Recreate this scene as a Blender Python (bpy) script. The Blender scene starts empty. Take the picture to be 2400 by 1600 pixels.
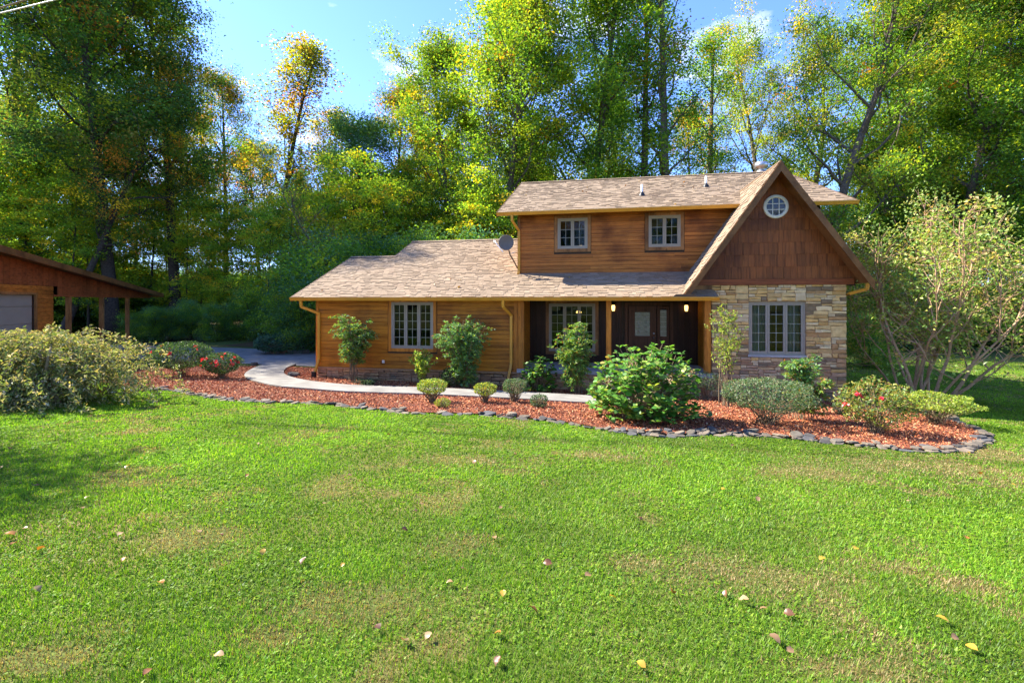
import bpy, math, random
import numpy as np
from mathutils import Vector, Matrix
R = math.radians
random.seed(7)
scene = bpy.context.scene
col = scene.collection

# ------------------------------------------------------------------ camera, sky, sun, exposure
CZ = 2.22                                   # eye height above the porch slab (z = 0)
TH = math.atan(.176)                        # the house front is turned 10 degrees from the view
cam_d = bpy.data.cameras.new('camera'); cam = bpy.data.objects.new('camera', cam_d); col.objects.link(cam)
cam.location = (0, 0, CZ); cam.rotation_euler = (R(90), 0, TH)
cam_d.sensor_width = 36; cam_d.lens = 16.0; cam_d.shift_y = -95/2400
cam_d.clip_start = .05; cam_d.clip_end = 2000
scene.camera = cam
SUN = Vector((-2.49, .55, 2.5)).normalized()
world = bpy.data.worlds.new('World'); scene.world = world; world.use_nodes = True
wn = world.node_tree; wn.nodes.clear()
def N(nt, t, **kw):
    n = nt.nodes.new(t)
    for k, v in kw.items():
        if k.startswith('i_'):
            n.inputs[k[2:].replace('_', ' ')].default_value = v
        else: setattr(n, k, v)
    return n
sky = N(wn, 'ShaderNodeTexSky', sky_type='NISHITA', sun_disc=False)
sky.sun_elevation = math.asin(SUN.z); sky.sun_rotation = math.atan2(SUN.x, SUN.y)
sky.air_density = 1.0; sky.dust_density = .2; sky.ozone_density = 3.5; sky.altitude = 300
bg = N(wn, 'ShaderNodeBackground'); bg.inputs['Strength'].default_value = .122
wo = N(wn, 'ShaderNodeOutputWorld')
tc = N(wn, 'ShaderNodeTexCoord'); mp = N(wn, 'ShaderNodeMapping'); mp.inputs['Scale'].default_value = (1, 1, 2.6)
cn = N(wn, 'ShaderNodeTexNoise'); cn.inputs['Scale'].default_value = 4.2; cn.inputs['Detail'].default_value = 7; cn.inputs['Roughness'].default_value = .55
cr = N(wn, 'ShaderNodeValToRGB'); cr.color_ramp.elements[0].position = .57; cr.color_ramp.elements[1].position = .76
mx = N(wn, 'ShaderNodeMixRGB'); mx.inputs['Color2'].default_value = (5.2, 5.3, 5.5, 1)
wn.links.new(tc.outputs['Generated'], mp.inputs['Vector']); wn.links.new(mp.outputs[0], cn.inputs['Vector'])
sx = N(wn, 'ShaderNodeSeparateXYZ'); wn.links.new(tc.outputs['Generated'], sx.inputs[0])          # clouds gather lower in the sky
ma = N(wn, 'ShaderNodeMath', operation='MULTIPLY_ADD'); ma.inputs[1].default_value = -.22; wn.links.new(sx.outputs[2], ma.inputs[0])
mb = N(wn, 'ShaderNodeMath', operation='ADD'); mb.inputs[1].default_value = .105; wn.links.new(cn.outputs['Fac'], ma.inputs[2]); wn.links.new(ma.outputs[0], mb.inputs[0]); wn.links.new(mb.outputs[0], cr.inputs[0]); wn.links.new(cr.outputs[0], mx.inputs['Fac'])
tint = N(wn, 'ShaderNodeMixRGB', blend_type='MULTIPLY'); tint.inputs['Fac'].default_value = 1; tint.inputs['Color2'].default_value = (.67, .79, 1.2, 1)
wn.links.new(sky.outputs[0], tint.inputs['Color1']); wn.links.new(tint.outputs[0], mx.inputs['Color1']); wn.links.new(mx.outputs[0], bg.inputs[0]); wn.links.new(bg.outputs[0], wo.inputs[0])
sl = bpy.data.lights.new('sun', 'SUN'); sl.energy = 5.0; sl.angle = R(.55); sl.color = (1, .93, .80)
so = bpy.data.objects.new('sun', sl); col.objects.link(so); so.rotation_euler = SUN.to_track_quat('Z', 'Y').to_euler()
scene.view_settings.view_transform = 'Standard'; scene.view_settings.look = 'None'
scene.view_settings.exposure = 1.86; scene.view_settings.gamma = 1; scene.view_settings.use_curve_mapping = False
scene.render.engine = 'CYCLES'
cy = scene.cycles
cy.max_bounces = 8; cy.diffuse_bounces = 5; cy.glossy_bounces = 3; cy.transmission_bounces = 4; cy.transparent_max_bounces = 8
cy.use_denoising = True; cy.caustics_reflective = False; cy.caustics_refractive = False

# ------------------------------------------------------------------ helpers
def gz(X, Y):                               # the terrain: the lawn falls gently towards the house
    return CZ - 1.75 - .078*np.clip(Y, -6, 15) - .015*np.clip(X, -22, 12)
_c, _s = math.cos(TH), math.sin(TH); FP = 1067.
def bearing(px):
    u = (px-1200)/FP; return np.array([u*_c-_s, u*_s+_c])
def gp(px, py):                             # a spot on the ground, found by surveying the photograph
    b = bearing(px); v = (705-py)/FP; lo, hi = .5, 120.
    for _ in range(50):
        t = (lo+hi)/2; z = CZ+v*t
        if z > gz(b[0]*t, b[1]*t): lo = t
        else: hi = t
    return np.array([b[0]*lo, b[1]*lo, gz(b[0]*lo, b[1]*lo)]), lo
def far(px, Z):
    b = bearing(px)*Z; return np.array([b[0], b[1], gz(b[0], b[1])])

class Acc:
    def __init__(self): self.v = []; self.f = []; self.c = []; self.n = 0
    def add(self, V, F, c=None):
        V = np.asarray(V, float).reshape(-1, 3); F = np.asarray(F)
        self.v.append(V); self.f.append(F+self.n); self.n += len(V)
        if c is not None: self.c.append(np.broadcast_to(np.asarray(c, float), (len(V), 3)))
        return self
    def box(self, x0, x1, y0, y1, z0, z1, c=None):
        return self.add([(x, y, z) for z in (z0, z1) for y in (y0, y1) for x in (x0, x1)],
                        [(0,2,3,1), (4,5,7,6), (0,1,5,4), (2,6,7,3), (0,4,6,2), (1,3,7,5)], c)
    def bar(self, a, b, w, h, up=(0,0,1)):  # a beam from a to b
        a = np.array(a, float); b = np.array(b, float); d = b-a; d /= np.linalg.norm(d)
        s = np.cross(d, up); s /= np.linalg.norm(s); u = np.cross(s, d)
        P = [p+sx*s*w/2+sz*u*h/2 for p in (a, b) for sz in (-1, 1) for sx in (-1, 1)]
        return self.add(P, [(0,2,3,1), (4,5,7,6), (0,1,5,4), (2,6,7,3), (0,4,6,2), (1,3,7,5)])
    def prism(self, pts, ext, c=None):      # a flat outline pushed along ext
        P = np.asarray(pts, float); n = len(P); e = np.asarray(ext, float)
        self.add(np.vstack([P, P+e]), [(i, (i+1) % n, n+(i+1) % n, n+i) for i in range(n)], c)
        b = self.n-2*n
        for k in range(1, n-1):
            self.f.append(np.array([(b, b+k+1, b+k), (b+n, b+n+k, b+n+k+1)]))
        return self
    def tube(self, pts, rad, sides=6, c=None, cap=True):
        P = np.asarray(pts, float); k = len(P); rad = np.broadcast_to(np.asarray(rad, float), (k,))
        D = np.gradient(P, axis=0); D /= np.linalg.norm(D, axis=1)[:, None]+1e-9
        ref = np.where(np.abs(D[:, 2:3]) > .9, np.array([[1., 0, 0]]), np.array([[0, 0, 1.]]))
        if np.abs(D[0, 2]) > .6: ref[:] = (1, 0, 0)
        S = np.cross(D, ref); S /= np.linalg.norm(S, axis=1)[:, None]+1e-9; U = np.cross(S, D)
        a = np.arange(sides)*2*math.pi/sides
        V = P[:, None, :]+rad[:, None, None]*(np.cos(a)[None, :, None]*S[:, None, :]+np.sin(a)[None, :, None]*U[:, None, :])
        i = np.arange(k-1)[:, None]*sides; j = np.arange(sides)[None, :]; j2 = (j+1) % sides
        F = np.stack([i+j, i+j2, i+sides+j2, i+sides+j], -1).reshape(-1, 4)
        self.add(V.reshape(-1, 3), F, c)
        if cap:
            b = self.n-k*sides
            self.f.append(np.array([(b, b+q+1, b+q) for q in range(1, sides-1)]))
            b = self.n-sides
            self.f.append(np.array([(b, b+q, b+q+1) for q in range(1, sides-1)]))
        return self
    def lathe(self, ctr, prof, sides=16, axis='z', c=None):
        a = np.arange(sides)*2*math.pi/sides; V = []
        for r, h in prof:
            ring = np.stack([r*np.cos(a), r*np.sin(a), np.full(sides, h)], 1)
            if axis == 'y': ring = ring[:, [0, 2, 1]]*np.array([1, -1, 1])
            V.append(ring)
        V = np.vstack(V)+np.asarray(ctr); k = len(prof)
        i = np.arange(k-1)[:, None]*sides; j = np.arange(sides)[None, :]; j2 = (j+1) % sides
        self.add(V, np.stack([i+j, i+j2, i+sides+j2, i+sides+j], -1).reshape(-1, 4), c)
        return self
    def mesh(self, name, off=(0,0,0), smooth=False):
        me = bpy.data.meshes.new(name)
        V = np.vstack(self.v)-np.asarray(off)
        L = np.concatenate([f.reshape(-1) for f in self.f]).astype(np.int32)
        T = np.concatenate([np.full(len(f), f.shape[1]) for f in self.f]).astype(np.int32)
        me.vertices.add(len(V)); me.vertices.foreach_set('co', V.astype(np.float32).ravel())
        me.loops.add(len(L)); me.loops.foreach_set('vertex_index', L)
        me.polygons.add(len(T)); me.polygons.foreach_set('loop_start', np.concatenate([[0], np.cumsum(T)[:-1]]).astype(np.int32))
        me.polygons.foreach_set('use_smooth', np.full(len(T), bool(smooth)))
        if self.c:
            C = np.vstack(self.c)
            if len(C) == len(V):
                a = me.color_attributes.new('col', 'FLOAT_COLOR', 'POINT')
                a.data.foreach_set('color', np.hstack([C, np.ones((len(C), 1))]).astype(np.float32).ravel())
        me.update(calc_edges=True); return me
    def build(self, name, mat, parent=None, smooth=False, loc=None):
        off = np.array(loc if loc is not None else (0, 0, 0), float)
        if parent is not None and loc is None: off = wl(parent)
        me = self.mesh(name, off, smooth); me.materials.append(mat)
        o = bpy.data.objects.new(name, me); col.objects.link(o)
        if parent is not None:
            o.parent = parent
            if loc is not None: o.location = Vector(off-wl(parent))
        elif loc is not None: o.location = Vector(off)
        return o
def wl(o):
    p = np.zeros(3)
    while o is not None: p += np.array(o.location); o = o.parent
    return p
def tag(o, label=None, cat=None, group=None, kind=None):
    if label: o['label'] = label
    if cat: o['category'] = cat
    if group: o['group'] = group
    if kind: o['kind'] = kind
    return o
def thing(name, loc, label, cat, group=None):
    o = bpy.data.objects.new(name, None); col.objects.link(o); o.location = Vector(loc); o.empty_display_size = .2
    return tag(o, label, cat, group)
def put(name, me, loc, parent, rot=(0,0,0), scale=(1,1,1)):     # one more piece that shares mesh data; loc in world axes
    o = bpy.data.objects.new(name, me); col.objects.link(o); o.parent = parent
    o.location = Vector(np.asarray(loc)-(wl(parent) if parent is not None else 0)); o.rotation_euler = rot; o.scale = scale
    return o
def copy_tree(o, parent=None):
    c = o.copy(); col.objects.link(c); c.parent = parent
    for ch in o.children: copy_tree(ch, c)
    return c

# ------------------------------------------------------------------ materials
def mat_new(name):
    m = bpy.data.materials.new(name); m.use_nodes = True; nt = m.node_tree; nt.nodes.clear()
    out = N(nt, 'ShaderNodeOutputMaterial'); return m, nt, out
def ramp(nt, cols, pos=None):
    r = N(nt, 'ShaderNodeValToRGB'); e = r.color_ramp.elements
    pos = pos or [i/(len(cols)-1) for i in range(len(cols))]
    while len(e) < len(cols): e.new(.5)
    for i, (c, p) in enumerate(zip(cols, pos)): e[i].position = p; e[i].color = (*c, 1)
    return r
def mixc(nt, a, b, fac, mode='MIX'):
    m = N(nt, 'ShaderNodeMixRGB', blend_type=mode)
    for s, v in ((m.inputs['Fac'], fac), (m.inputs['Color1'], a), (m.inputs['Color2'], b)):
        if hasattr(v, 'is_linked'): nt.links.new(v, s)
        elif isinstance(v, (int, float)): s.default_value = v
        else: s.default_value = (*v, 1)
    return m.outputs[0]
def noise(nt, scale, detail=4, stretch=None, rough=.55, off=None):
    g = N(nt, 'ShaderNodeNewGeometry'); v = g.outputs['Position']
    if off is not None:
        a = N(nt, 'ShaderNodeVectorMath', operation='ADD'); nt.links.new(v, a.inputs[0]); nt.links.new(off, a.inputs[1]); v = a.outputs[0]
    if stretch:
        mp_ = N(nt, 'ShaderNodeMapping'); mp_.inputs['Scale'].default_value = stretch; nt.links.new(v, mp_.inputs['Vector']); v = mp_.outputs[0]
    n = N(nt, 'ShaderNodeTexNoise'); n.inputs['Scale'].default_value = scale; n.inputs['Detail'].default_value = detail; n.inputs['Roughness'].default_value = rough
    nt.links.new(v, n.inputs['Vector']); return n.outputs['Fac']
def bump(nt, h, s=.3, d=.02):
    b = N(nt, 'ShaderNodeBump'); b.inputs['Strength'].default_value = s; b.inputs['Distance'].default_value = d
    nt.links.new(h, b.inputs['Height']); return b.outputs[0]
def princ(nt, out, color, rough=.6, nrm=None, spec=.3, metal=0):
    p = N(nt, 'ShaderNodeBsdfPrincipled')
    for s, v in ((p.inputs['Base Color'], color), (p.inputs['Roughness'], rough)):
        if hasattr(v, 'is_linked'): nt.links.new(v, s)
        elif isinstance(v, (int, float)): s.default_value = v
        else: s.default_value = (*v, 1)
    p.inputs['Specular IOR Level'].default_value = spec; p.inputs['Metallic'].default_value = metal
    if nrm is not None: nt.links.new(nrm, p.inputs['Normal'])
    nt.links.new(p.outputs[0], out.inputs[0]); return p
def orand(nt): return N(nt, 'ShaderNodeObjectInfo').outputs['Random']
def rand_off(nt, k=60):
    c = N(nt, 'ShaderNodeCombineXYZ'); m = N(nt, 'ShaderNodeMath', operation='MULTIPLY'); m.inputs[1].default_value = k
    nt.links.new(orand(nt), m.inputs[0])
    for i in range(3): nt.links.new(m.outputs[0], c.inputs[i])
    return c.outputs[0]
def wood(name, cols, stretch, rough=.5, wear=None, sc=1., rv=(.72, 1.22)):
    m, nt, out = mat_new(name); off = rand_off(nt)
    g = noise(nt, 14*sc, 5, stretch, .6, off)
    c = ramp(nt, cols); nt.links.new(g, c.inputs[0]); c = c.outputs[0]
    v = ramp(nt, [(rv[0], rv[0]*.95, rv[0]*.9), (rv[1],)*3]); nt.links.new(orand(nt), v.inputs[0])
    c = mixc(nt, c, v.outputs[0], .75, 'MULTIPLY')
    md = noise(nt, 14*sc, 4, tuple(x*.13 for x in stretch), .6, off); m2 = ramp(nt, [(.42, .36, .32), (1, 1, 1), (1.3, 1.28, 1.2)], [.32, .5, .7]); nt.links.new(md, m2.inputs[0])
    c = mixc(nt, c, m2.outputs[0], .8, 'MULTIPLY')
    big = noise(nt, .9, 4); b2 = ramp(nt, [(.42, .34, .30), (1, 1, 1), (1.25, 1.15, 1)], [.32, .52, .75]); nt.links.new(big, b2.inputs[0])
    c = mixc(nt, c, b2.outputs[0], .7 if wear is None else wear, 'MULTIPLY')
    kn = noise(nt, 9, 1, tuple(max(.35, x*.5) for x in stretch), .4, off); k2 = ramp(nt, [(.25, .16, .1), (1, 1, 1)], [.2, .27]); nt.links.new(kn, k2.inputs[0])
    c = mixc(nt, c, k2.outputs[0], .8, 'MULTIPLY')
    princ(nt, out, c, rough, bump(nt, g, .35, .01), .25); return m
def plain(name, c, rough=.6, var=.18, sc=6, spec=.3, metal=0, bmp=.15):
    m, nt, out = mat_new(name); n = noise(nt, sc, 5)
    r = ramp(nt, [(1-var,)*3, (1+var,)*3], [.3, .7]); nt.links.new(n, r.inputs[0])
    princ(nt, out, mixc(nt, c, r.outputs[0], 1, 'MULTIPLY'), rough, bump(nt, n, bmp, .01), spec, metal); return m
def leafmat(name, trans=.45, gain=1., gloss=.05, rough=.4, glow=(1.5, 1.35, .55)):
    m, nt, out = mat_new(name)
    a = N(nt, 'ShaderNodeAttribute', attribute_name='col')
    v = ramp(nt, [(.8*gain, .82*gain, .8*gain), (1.15*gain, 1.12*gain, 1.1*gain)]); nt.links.new(orand(nt), v.inputs[0])
    c = mixc(nt, a.outputs['Color'], v.outputs[0], 1, 'MULTIPLY')
    d = N(nt, 'ShaderNodeBsdfDiffuse'); t = N(nt, 'ShaderNodeBsdfTranslucent'); nt.links.new(c, d.inputs[0])
    nt.links.new(mixc(nt, c, glow, .8, 'MULTIPLY'), t.inputs[0])
    s = N(nt, 'ShaderNodeMixShader'); s.inputs[0].default_value = trans; nt.links.new(d.outputs[0], s.inputs[1]); nt.links.new(t.outputs[0], s.inputs[2])
    g = N(nt, 'ShaderNodeBsdfGlossy'); g.inputs['Roughness'].default_value = rough; g.inputs[0].default_value = (1, 1, 1, 1)
    s2 = N(nt, 'ShaderNodeMixShader'); s2.inputs[0].default_value = gloss; nt.links.new(s.outputs[0], s2.inputs[1]); nt.links.new(g.outputs[0], s2.inputs[2])
    nt.links.new(s2.outputs[0], out.inputs[0]); return m
def attrmat(name, rough=.85, bsc=40, bst=.3):
    m, nt, out = mat_new(name); a = N(nt, 'ShaderNodeAttribute', attribute_name='col')
    n = noise(nt, bsc, 3); r = ramp(nt, [(.75,)*3, (1.25,)*3], [.3, .7]); nt.links.new(n, r.inputs[0])
    big = noise(nt, .6, 4); b2 = ramp(nt, [(.85, .82, .8), (1.1, 1.08, 1.05)], [.3, .7]); nt.links.new(big, b2.inputs[0])
    c = mixc(nt, mixc(nt, a.outputs['Color'], r.outputs[0], 1, 'MULTIPLY'), b2.outputs[0], 1, 'MULTIPLY')
    princ(nt, out, c, rough, bump(nt, n, bst, .01), .15); return m
def stonemat(name, cols, val=(.82, 1.18)):
    m, nt, out = mat_new(name); r = ramp(nt, cols); r.color_ramp.interpolation = 'CONSTANT'; nt.links.new(orand(nt), r.inputs[0])
    n = noise(nt, 7, 6, None, .65, rand_off(nt)); v = ramp(nt, [(val[0], val[0]*.95, val[0]*.88), (val[1], val[1], val[1]*.98)], [.3, .7]); nt.links.new(n, v.inputs[0])
    f = noise(nt, 60, 4); f2 = ramp(nt, [(.8,)*3, (1.15,)*3]); nt.links.new(f, f2.inputs[0])
    c = mixc(nt, mixc(nt, r.outputs[0], v.outputs[0], 1, 'MULTIPLY'), f2.outputs[0], 1, 'MULTIPLY')
    princ(nt, out, c, .85, bump(nt, n, .6, .03), .2); return m
M = {}
M['plank'] = wood('plank_wood', [(.23, .07, .007), (.50, .185, .014), (.66, .29, .026)], (.35, 3, 9))
M['plank_up'] = wood('weathered_plank_wood', [(.13, .04, .011), (.40, .135, .022), (.56, .215, .038)], (.35, 3, 9), wear=.95)
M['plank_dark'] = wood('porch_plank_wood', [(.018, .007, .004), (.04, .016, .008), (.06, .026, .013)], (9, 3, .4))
M['shake'] = wood('shake_wood', [(.06, .016, .006), (.22, .068, .018), (.40, .15, .034)], (14, 3, .45), wear=1., rv=(.72, 1.2))
M['trim'] = wood('trim_wood', [(.14, .06, .02), (.28, .13, .045), (.36, .18, .07)], (3, 3, .8))
M['trim_red'] = wood('reddish_beam_wood', [(.14, .035, .012), (.27, .075, .025), (.33, .11, .04)], (.5, 3, 8), wear=.4)
M['fascia'] = wood('fascia_wood', [(.12, .05, .016), (.20, .09, .03), (.26, .125, .045)], (1, 1, 1), wear=.4)
M['post'] = wood('post_wood', [(.30, .09, .012), (.52, .19, .022), (.62, .27, .04)], (6, 6, .5), wear=.3)
M['gold'] = plain('gutter_paint', (.60, .28, .03), .35, .1, 3, .4, 0, .03)
M['brown_metal'] = plain('brown_metal', (.11, .06, .035), .45, .1)
M['frame'] = plain('window_vinyl', (.29, .25, .20), .45, .06, 3, .4, 0, .02)
M['white'] = plain('white_paint', (.72, .70, .66), .4, .06, 3, .4, 0, .02)
M['muntin'] = plain('muntin_white', (.30, .30, .26), .4, .05, 3, .4, 0, .02)
M['door'] = wood('door_wood', [(.04, .014, .008), (.075, .03, .014), (.11, .045, .02)], (8, 3, .5), wear=.2)
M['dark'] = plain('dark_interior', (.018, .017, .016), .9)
M['wallin'] = plain('sheathing', (.05, .035, .025), .9)
M['black'] = plain('black_plastic', (.02, .02, .022), .45)
M['concrete'] = plain('concrete', (.21, .198, .175), .85, .25, 2.2, .2, 0, .25)
M['slab'] = plain('porch_slab', (.38, .37, .36), .8, .14, 5)
M['metal'] = plain('galvanised_metal', (.45, .47, .50), .35, .1, 6, .5, .7, .02)
M['pvc'] = plain('white_pipe', (.75, .75, .76), .4, .05)
M['dish'] = plain('dish_grey', (.15, .125, .105), .5, .08, 4)
M['mortar'] = plain('mortar', (.27, .19, .11), .95, .25, 20)
M['stone'] = stonemat('ledge_stone', [(.62, .40, .16), (.70, .49, .23), (.52, .32, .12), (.74, .57, .32), (.58, .37, .16), (.66, .46, .21), (.24, .17, .10), (.62, .48, .29), (.68, .44, .17), (.46, .27, .12), (.72, .54, .28)])
M['stone_red'] = stonemat('base_stone', [(.46, .27, .14), (.54, .36, .19), (.40, .23, .13), (.48, .30, .18), (.28, .19, .12), (.50, .38, .22)])
M['edge'] = stonemat('field_stone', [(.10, .088, .072), (.15, .128, .10), (.07, .066, .062), (.19, .155, .118), (.12, .10, .077), (.085, .085, .088), (.22, .19, .155)])
M['shingle'] = attrmat('roof_shingle', .92, 90, .4)
M['bark'] = plain('oak_bark', (.115, .092, .072), .95, .4, 9, .1, 0, .9)
M['bark_dark'] = plain('dark_bark', (.055, .045, .037), .95, .4, 9, .1, 0, .9)
M['bark_pale'] = plain('myrtle_bark', (.40, .25, .15), .8, .3, 12, .2, 0, .5)
M['twig'] = plain('twig_bark', (.20, .145, .085), .9, .3, 20)
M['leaf'] = leafmat('tree_leaf', .55, 1.4, .012, .5)
M['leafy'] = leafmat('shrub_leaf', .4, 1., .025, .5)
M['grass'] = leafmat('grass_blade', .45, 1., .012, .5, (1.25, 1.35, .5))
M['petal'] = leafmat('flower_petal', .3)
M['dryleaf'] = leafmat('dry_leaf', .25, 1., .04)
M['chip'] = attrmat('mulch_chip', .8, 60, .2)
m, nt, out = mat_new('mulch_soil'); n = noise(nt, 45, 4); r = ramp(nt, [(.05, .016, .010), (.20, .07, .04), (.28, .11, .06)], [.3, .5, .72]); nt.links.new(n, r.inputs[0])
princ(nt, out, r.outputs[0], .9, bump(nt, n, .8, .03), .15); M['mulch'] = m
m, nt, out = mat_new('lawn_soil'); n = noise(nt, .55, 5); n2 = noise(nt, 22, 5)
r = ramp(nt, [(.055, .085, .018), (.10, .13, .028), (.19, .14, .06)], [.35, .52, .7]); nt.links.new(n, r.inputs[0])
r2 = ramp(nt, [(.5, .5, .45), (1.3, 1.3, 1.3)], [.3, .7]); nt.links.new(n2, r2.inputs[0])
princ(nt, out, mixc(nt, r.outputs[0], r2.outputs[0], 1, 'MULTIPLY'), .95, bump(nt, n2, .8, .03), .1); M['ground'] = m
m, nt, out = mat_new('forest_floor'); n = noise(nt, 3, 6); r = ramp(nt, [(.03, .022, .012), (.09, .06, .028), (.05, .06, .018)]); nt.links.new(n, r.inputs[0])
princ(nt, out, r.outputs[0], .95, bump(nt, n, .8, .05), .1); M['floor'] = m
# window glass: thin clear pane that mirrors more at grazing angles
m, nt, out = mat_new('window_glass')
tr = N(nt, 'ShaderNodeBsdfTransparent'); tr.inputs[0].default_value = (.6, .68, .64, 1); gl = N(nt, 'ShaderNodeBsdfGlossy'); gl.inputs['Roughness'].default_value = .015
fr = N(nt, 'ShaderNodeFresnel'); fr.inputs[0].default_value = 1.55; ms = N(nt, 'ShaderNodeMixShader')
nt.links.new(fr.outputs[0], ms.inputs[0]); nt.links.new(tr.outputs[0], ms.inputs[1]); nt.links.new(gl.outputs[0], ms.inputs[2]); nt.links.new(ms.outputs[0], out.inputs[0]); M['glass'] = m
M['frost'] = plain('textured_glass', (.20, .21, .15), .25, .5, 40, .6, 0, .6)
M['curtain'] = plain('curtain_cloth', (.30, .34, .36), .9, .1, 4)
def emit(name, c, s):
    m, nt, out = mat_new(name); e = N(nt, 'ShaderNodeEmission'); e.inputs[0].default_value = (*c, 1); e.inputs[1].default_value = s; nt.links.new(e.outputs[0], out.inputs[0]); return m
M['bulb'] = emit('lit_bulb', (1, .60, .18), 1.2)

# ------------------------------------------------------------------ ground, drive, walk, bed
def axis(vals): return np.unique(np.round(np.concatenate(vals), 3))
xs = axis([np.arange(-40, 40.1, 1.), np.array([-900, -400, -200, -120, -80, -55, 55, 80, 120, 200, 400, 900])])
ys = axis([np.arange(-12, 40.1, 1.), np.array([-900, -300, -120, -60, -30, -20, 50, 70, 100, 160, 300, 500, 900])])
XX, YY = np.meshgrid(xs, ys); V = np.stack([XX, YY, gz(XX, YY)], -1).reshape(-1, 3)
i, j = np.meshgrid(np.arange(len(ys)-1), np.arange(len(xs)-1), indexing='ij'); k = i*len(xs)+j
a = Acc(); a.add(V, np.stack([k, k+1, k+1+len(xs), k+len(xs)], -1).reshape(-1, 4))
tag(a.build('ground', M['ground'], smooth=True), 'green lawn sloping down towards the house', 'ground', kind='structure')

def sheet(name, left, right, lift, mat, label, cat, thick=0):      # a strip between two edges that follows the ground
    L = np.array(left, float); Rr = np.array(right, float); a = Acc(); n = len(L)
    rows = [L+(Rr-L)*t for t in np.linspace(0, 1, 9)]
    G = np.stack(rows, 1); Z = gz(G[..., 0], G[..., 1])+lift
    V = np.dstack([G, Z]).reshape(-1, 3); ii, jj = np.meshgrid(np.arange(n-1), np.arange(8), indexing='ij'); q = ii*9+jj
    a.add(V, np.stack([q, q+9, q+10, q+1], -1).reshape(-1, 4))
    o = a.build(name, mat, smooth=False); return tag(o, label, cat, kind='structure')
def curve(pts, n):
    P = np.array(pts, float); d = np.r_[0, np.cumsum(np.linalg.norm(np.diff(P, axis=0), axis=1))]; t = np.linspace(0, d[-1], n)
    Q = np.stack([np.interp(t, d, P[:, k]) for k in range(P.shape[1])], 1)
    for _ in range(2): Q[1:-1] = (Q[:-2]+2*Q[1:-1]+Q[2:])/4
    return Q
def G2(lst): return [gp(*p)[0][:2] for p in lst]
EDGE = curve(G2([(300, 908), (390, 915), (431, 918), (464, 926), (488, 931), (536, 939), (625, 943), (700, 945), (765, 947), (867, 959), (969, 969), (1097, 971), (1200, 979), (1302, 988), (1363, 998), (1445, 1012), (1557, 1022), (1659, 1019), (1710, 1018), (1812, 1023), (1914, 1034), (2016, 1044), (2118, 1056), (2210, 1057), (2270, 1050), (2310, 1035), (2300, 1014), (2262, 1000), (2235, 990)]), 240)
# drive behind the walk and forest floor behind everything
dr_f = curve([(-30, 16.2), (-22, 16.9), (-16, 17.2), (-12.5, 17.3), (-9.7, 17.3)], 14); dr_b = curve([(-34, 22.2), (-24, 22.2), (-17, 22.2), (-12.5, 22.2), (-9.7, 22.2)], 14)
sheet('driveway', dr_b, dr_f, .018, M['concrete'], 'grey concrete driveway running behind the flowering bushes', 'driveway')
tl = curve([(-90, 23.4), (-30, 22.9), (-17, 22.9), (-9, 22.9), (6, 27), (16, 34), (40, 40), (90, 46)], 30); tb = curve([(-200, 150), (-60, 150), (0, 150), (60, 150), (200, 150)], 30)
sheet('forest_floor', tb, tl, .012, M['floor'], 'leaf littered floor of the woods behind the house', 'ground')
wo_ = curve(G2([(618, 857), (592, 867), (577, 876), (571, 884), (580, 893), (607, 901), (649, 911), (715, 916), (798, 923), (887, 926), (960, 928), (1060, 932), (1160, 937), (1260, 943), (1377, 950), (1480, 955)]), 64)
wi_ = curve(G2([(694, 857), (676, 863), (667, 869), (664, 877), (671, 884), (688, 890), (715, 896), (768, 903), (828, 908), (890, 910), (960, 912), (1060, 916), (1160, 921), (1260, 926), (1364, 932), (1480, 938)]), 64)
# the bed is one mulch sheet from the stone edging back to the house and the drive
back = curve([gp(150, 880)[0][:2], gp(300, 868)[0][:2], gp(470, 858)[0][:2], (-11.2, 16.9), (-9.4, 14.9), (-5, 14.9), (0, 14.9), (4, 14.9), (7.4, 14.9), (8.0, 13.6), tuple(EDGE[-1]+(.0, .6)), tuple(EDGE[-1])], 240)
front = np.vstack([EDGE])
mulch = sheet('mulch_bed', back, front, .035, M['mulch'], 'red brown mulch bed along the front of the house', 'mulch bed')
walk = thing('walkway', (*((wo_[30]+wi_[30])/2), 0), 'curved pale concrete walkway through the red mulch', 'walkway'); walk['kind'] = 'structure'
cuts = [0, 13, 22, 30, 38, 46, 54, 63]
for c0, c1 in zip(cuts[:-1], cuts[1:]):
    a = Acc(); L = wo_[c0:c1+1].copy(); Q = wi_[c0:c1+1].copy()
    for E_ in (L, Q):
        d = E_[1]-E_[0]; E_[0] += d/np.linalg.norm(d)*.006; d = E_[-2]-E_[-1]; E_[-1] += d/np.linalg.norm(d)*.006
    n = len(L); zl = gz(L[:, 0], L[:, 1]); zq = gz(Q[:, 0], Q[:, 1])
    T = np.vstack([np.c_[L, zl+.085], np.c_[Q, zq+.085], np.c_[L, zl-.05], np.c_[Q, zq-.05]])
    for q in range(n-1):
        a.f.append(np.array([(q, q+1, n+q+1, n+q), (2*n+q, 2*n+q+1, q+1, q), (n+q, n+q+1, 3*n+q+1, 3*n+q)]))
    a.f.append(np.array([(0, n, 3*n, 2*n), (n-1, 3*n-1, 4*n-1, 2*n-1)])); a.v.append(T); a.n = len(T)
    a.build('concrete_panel', M['concrete'], walk)

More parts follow.
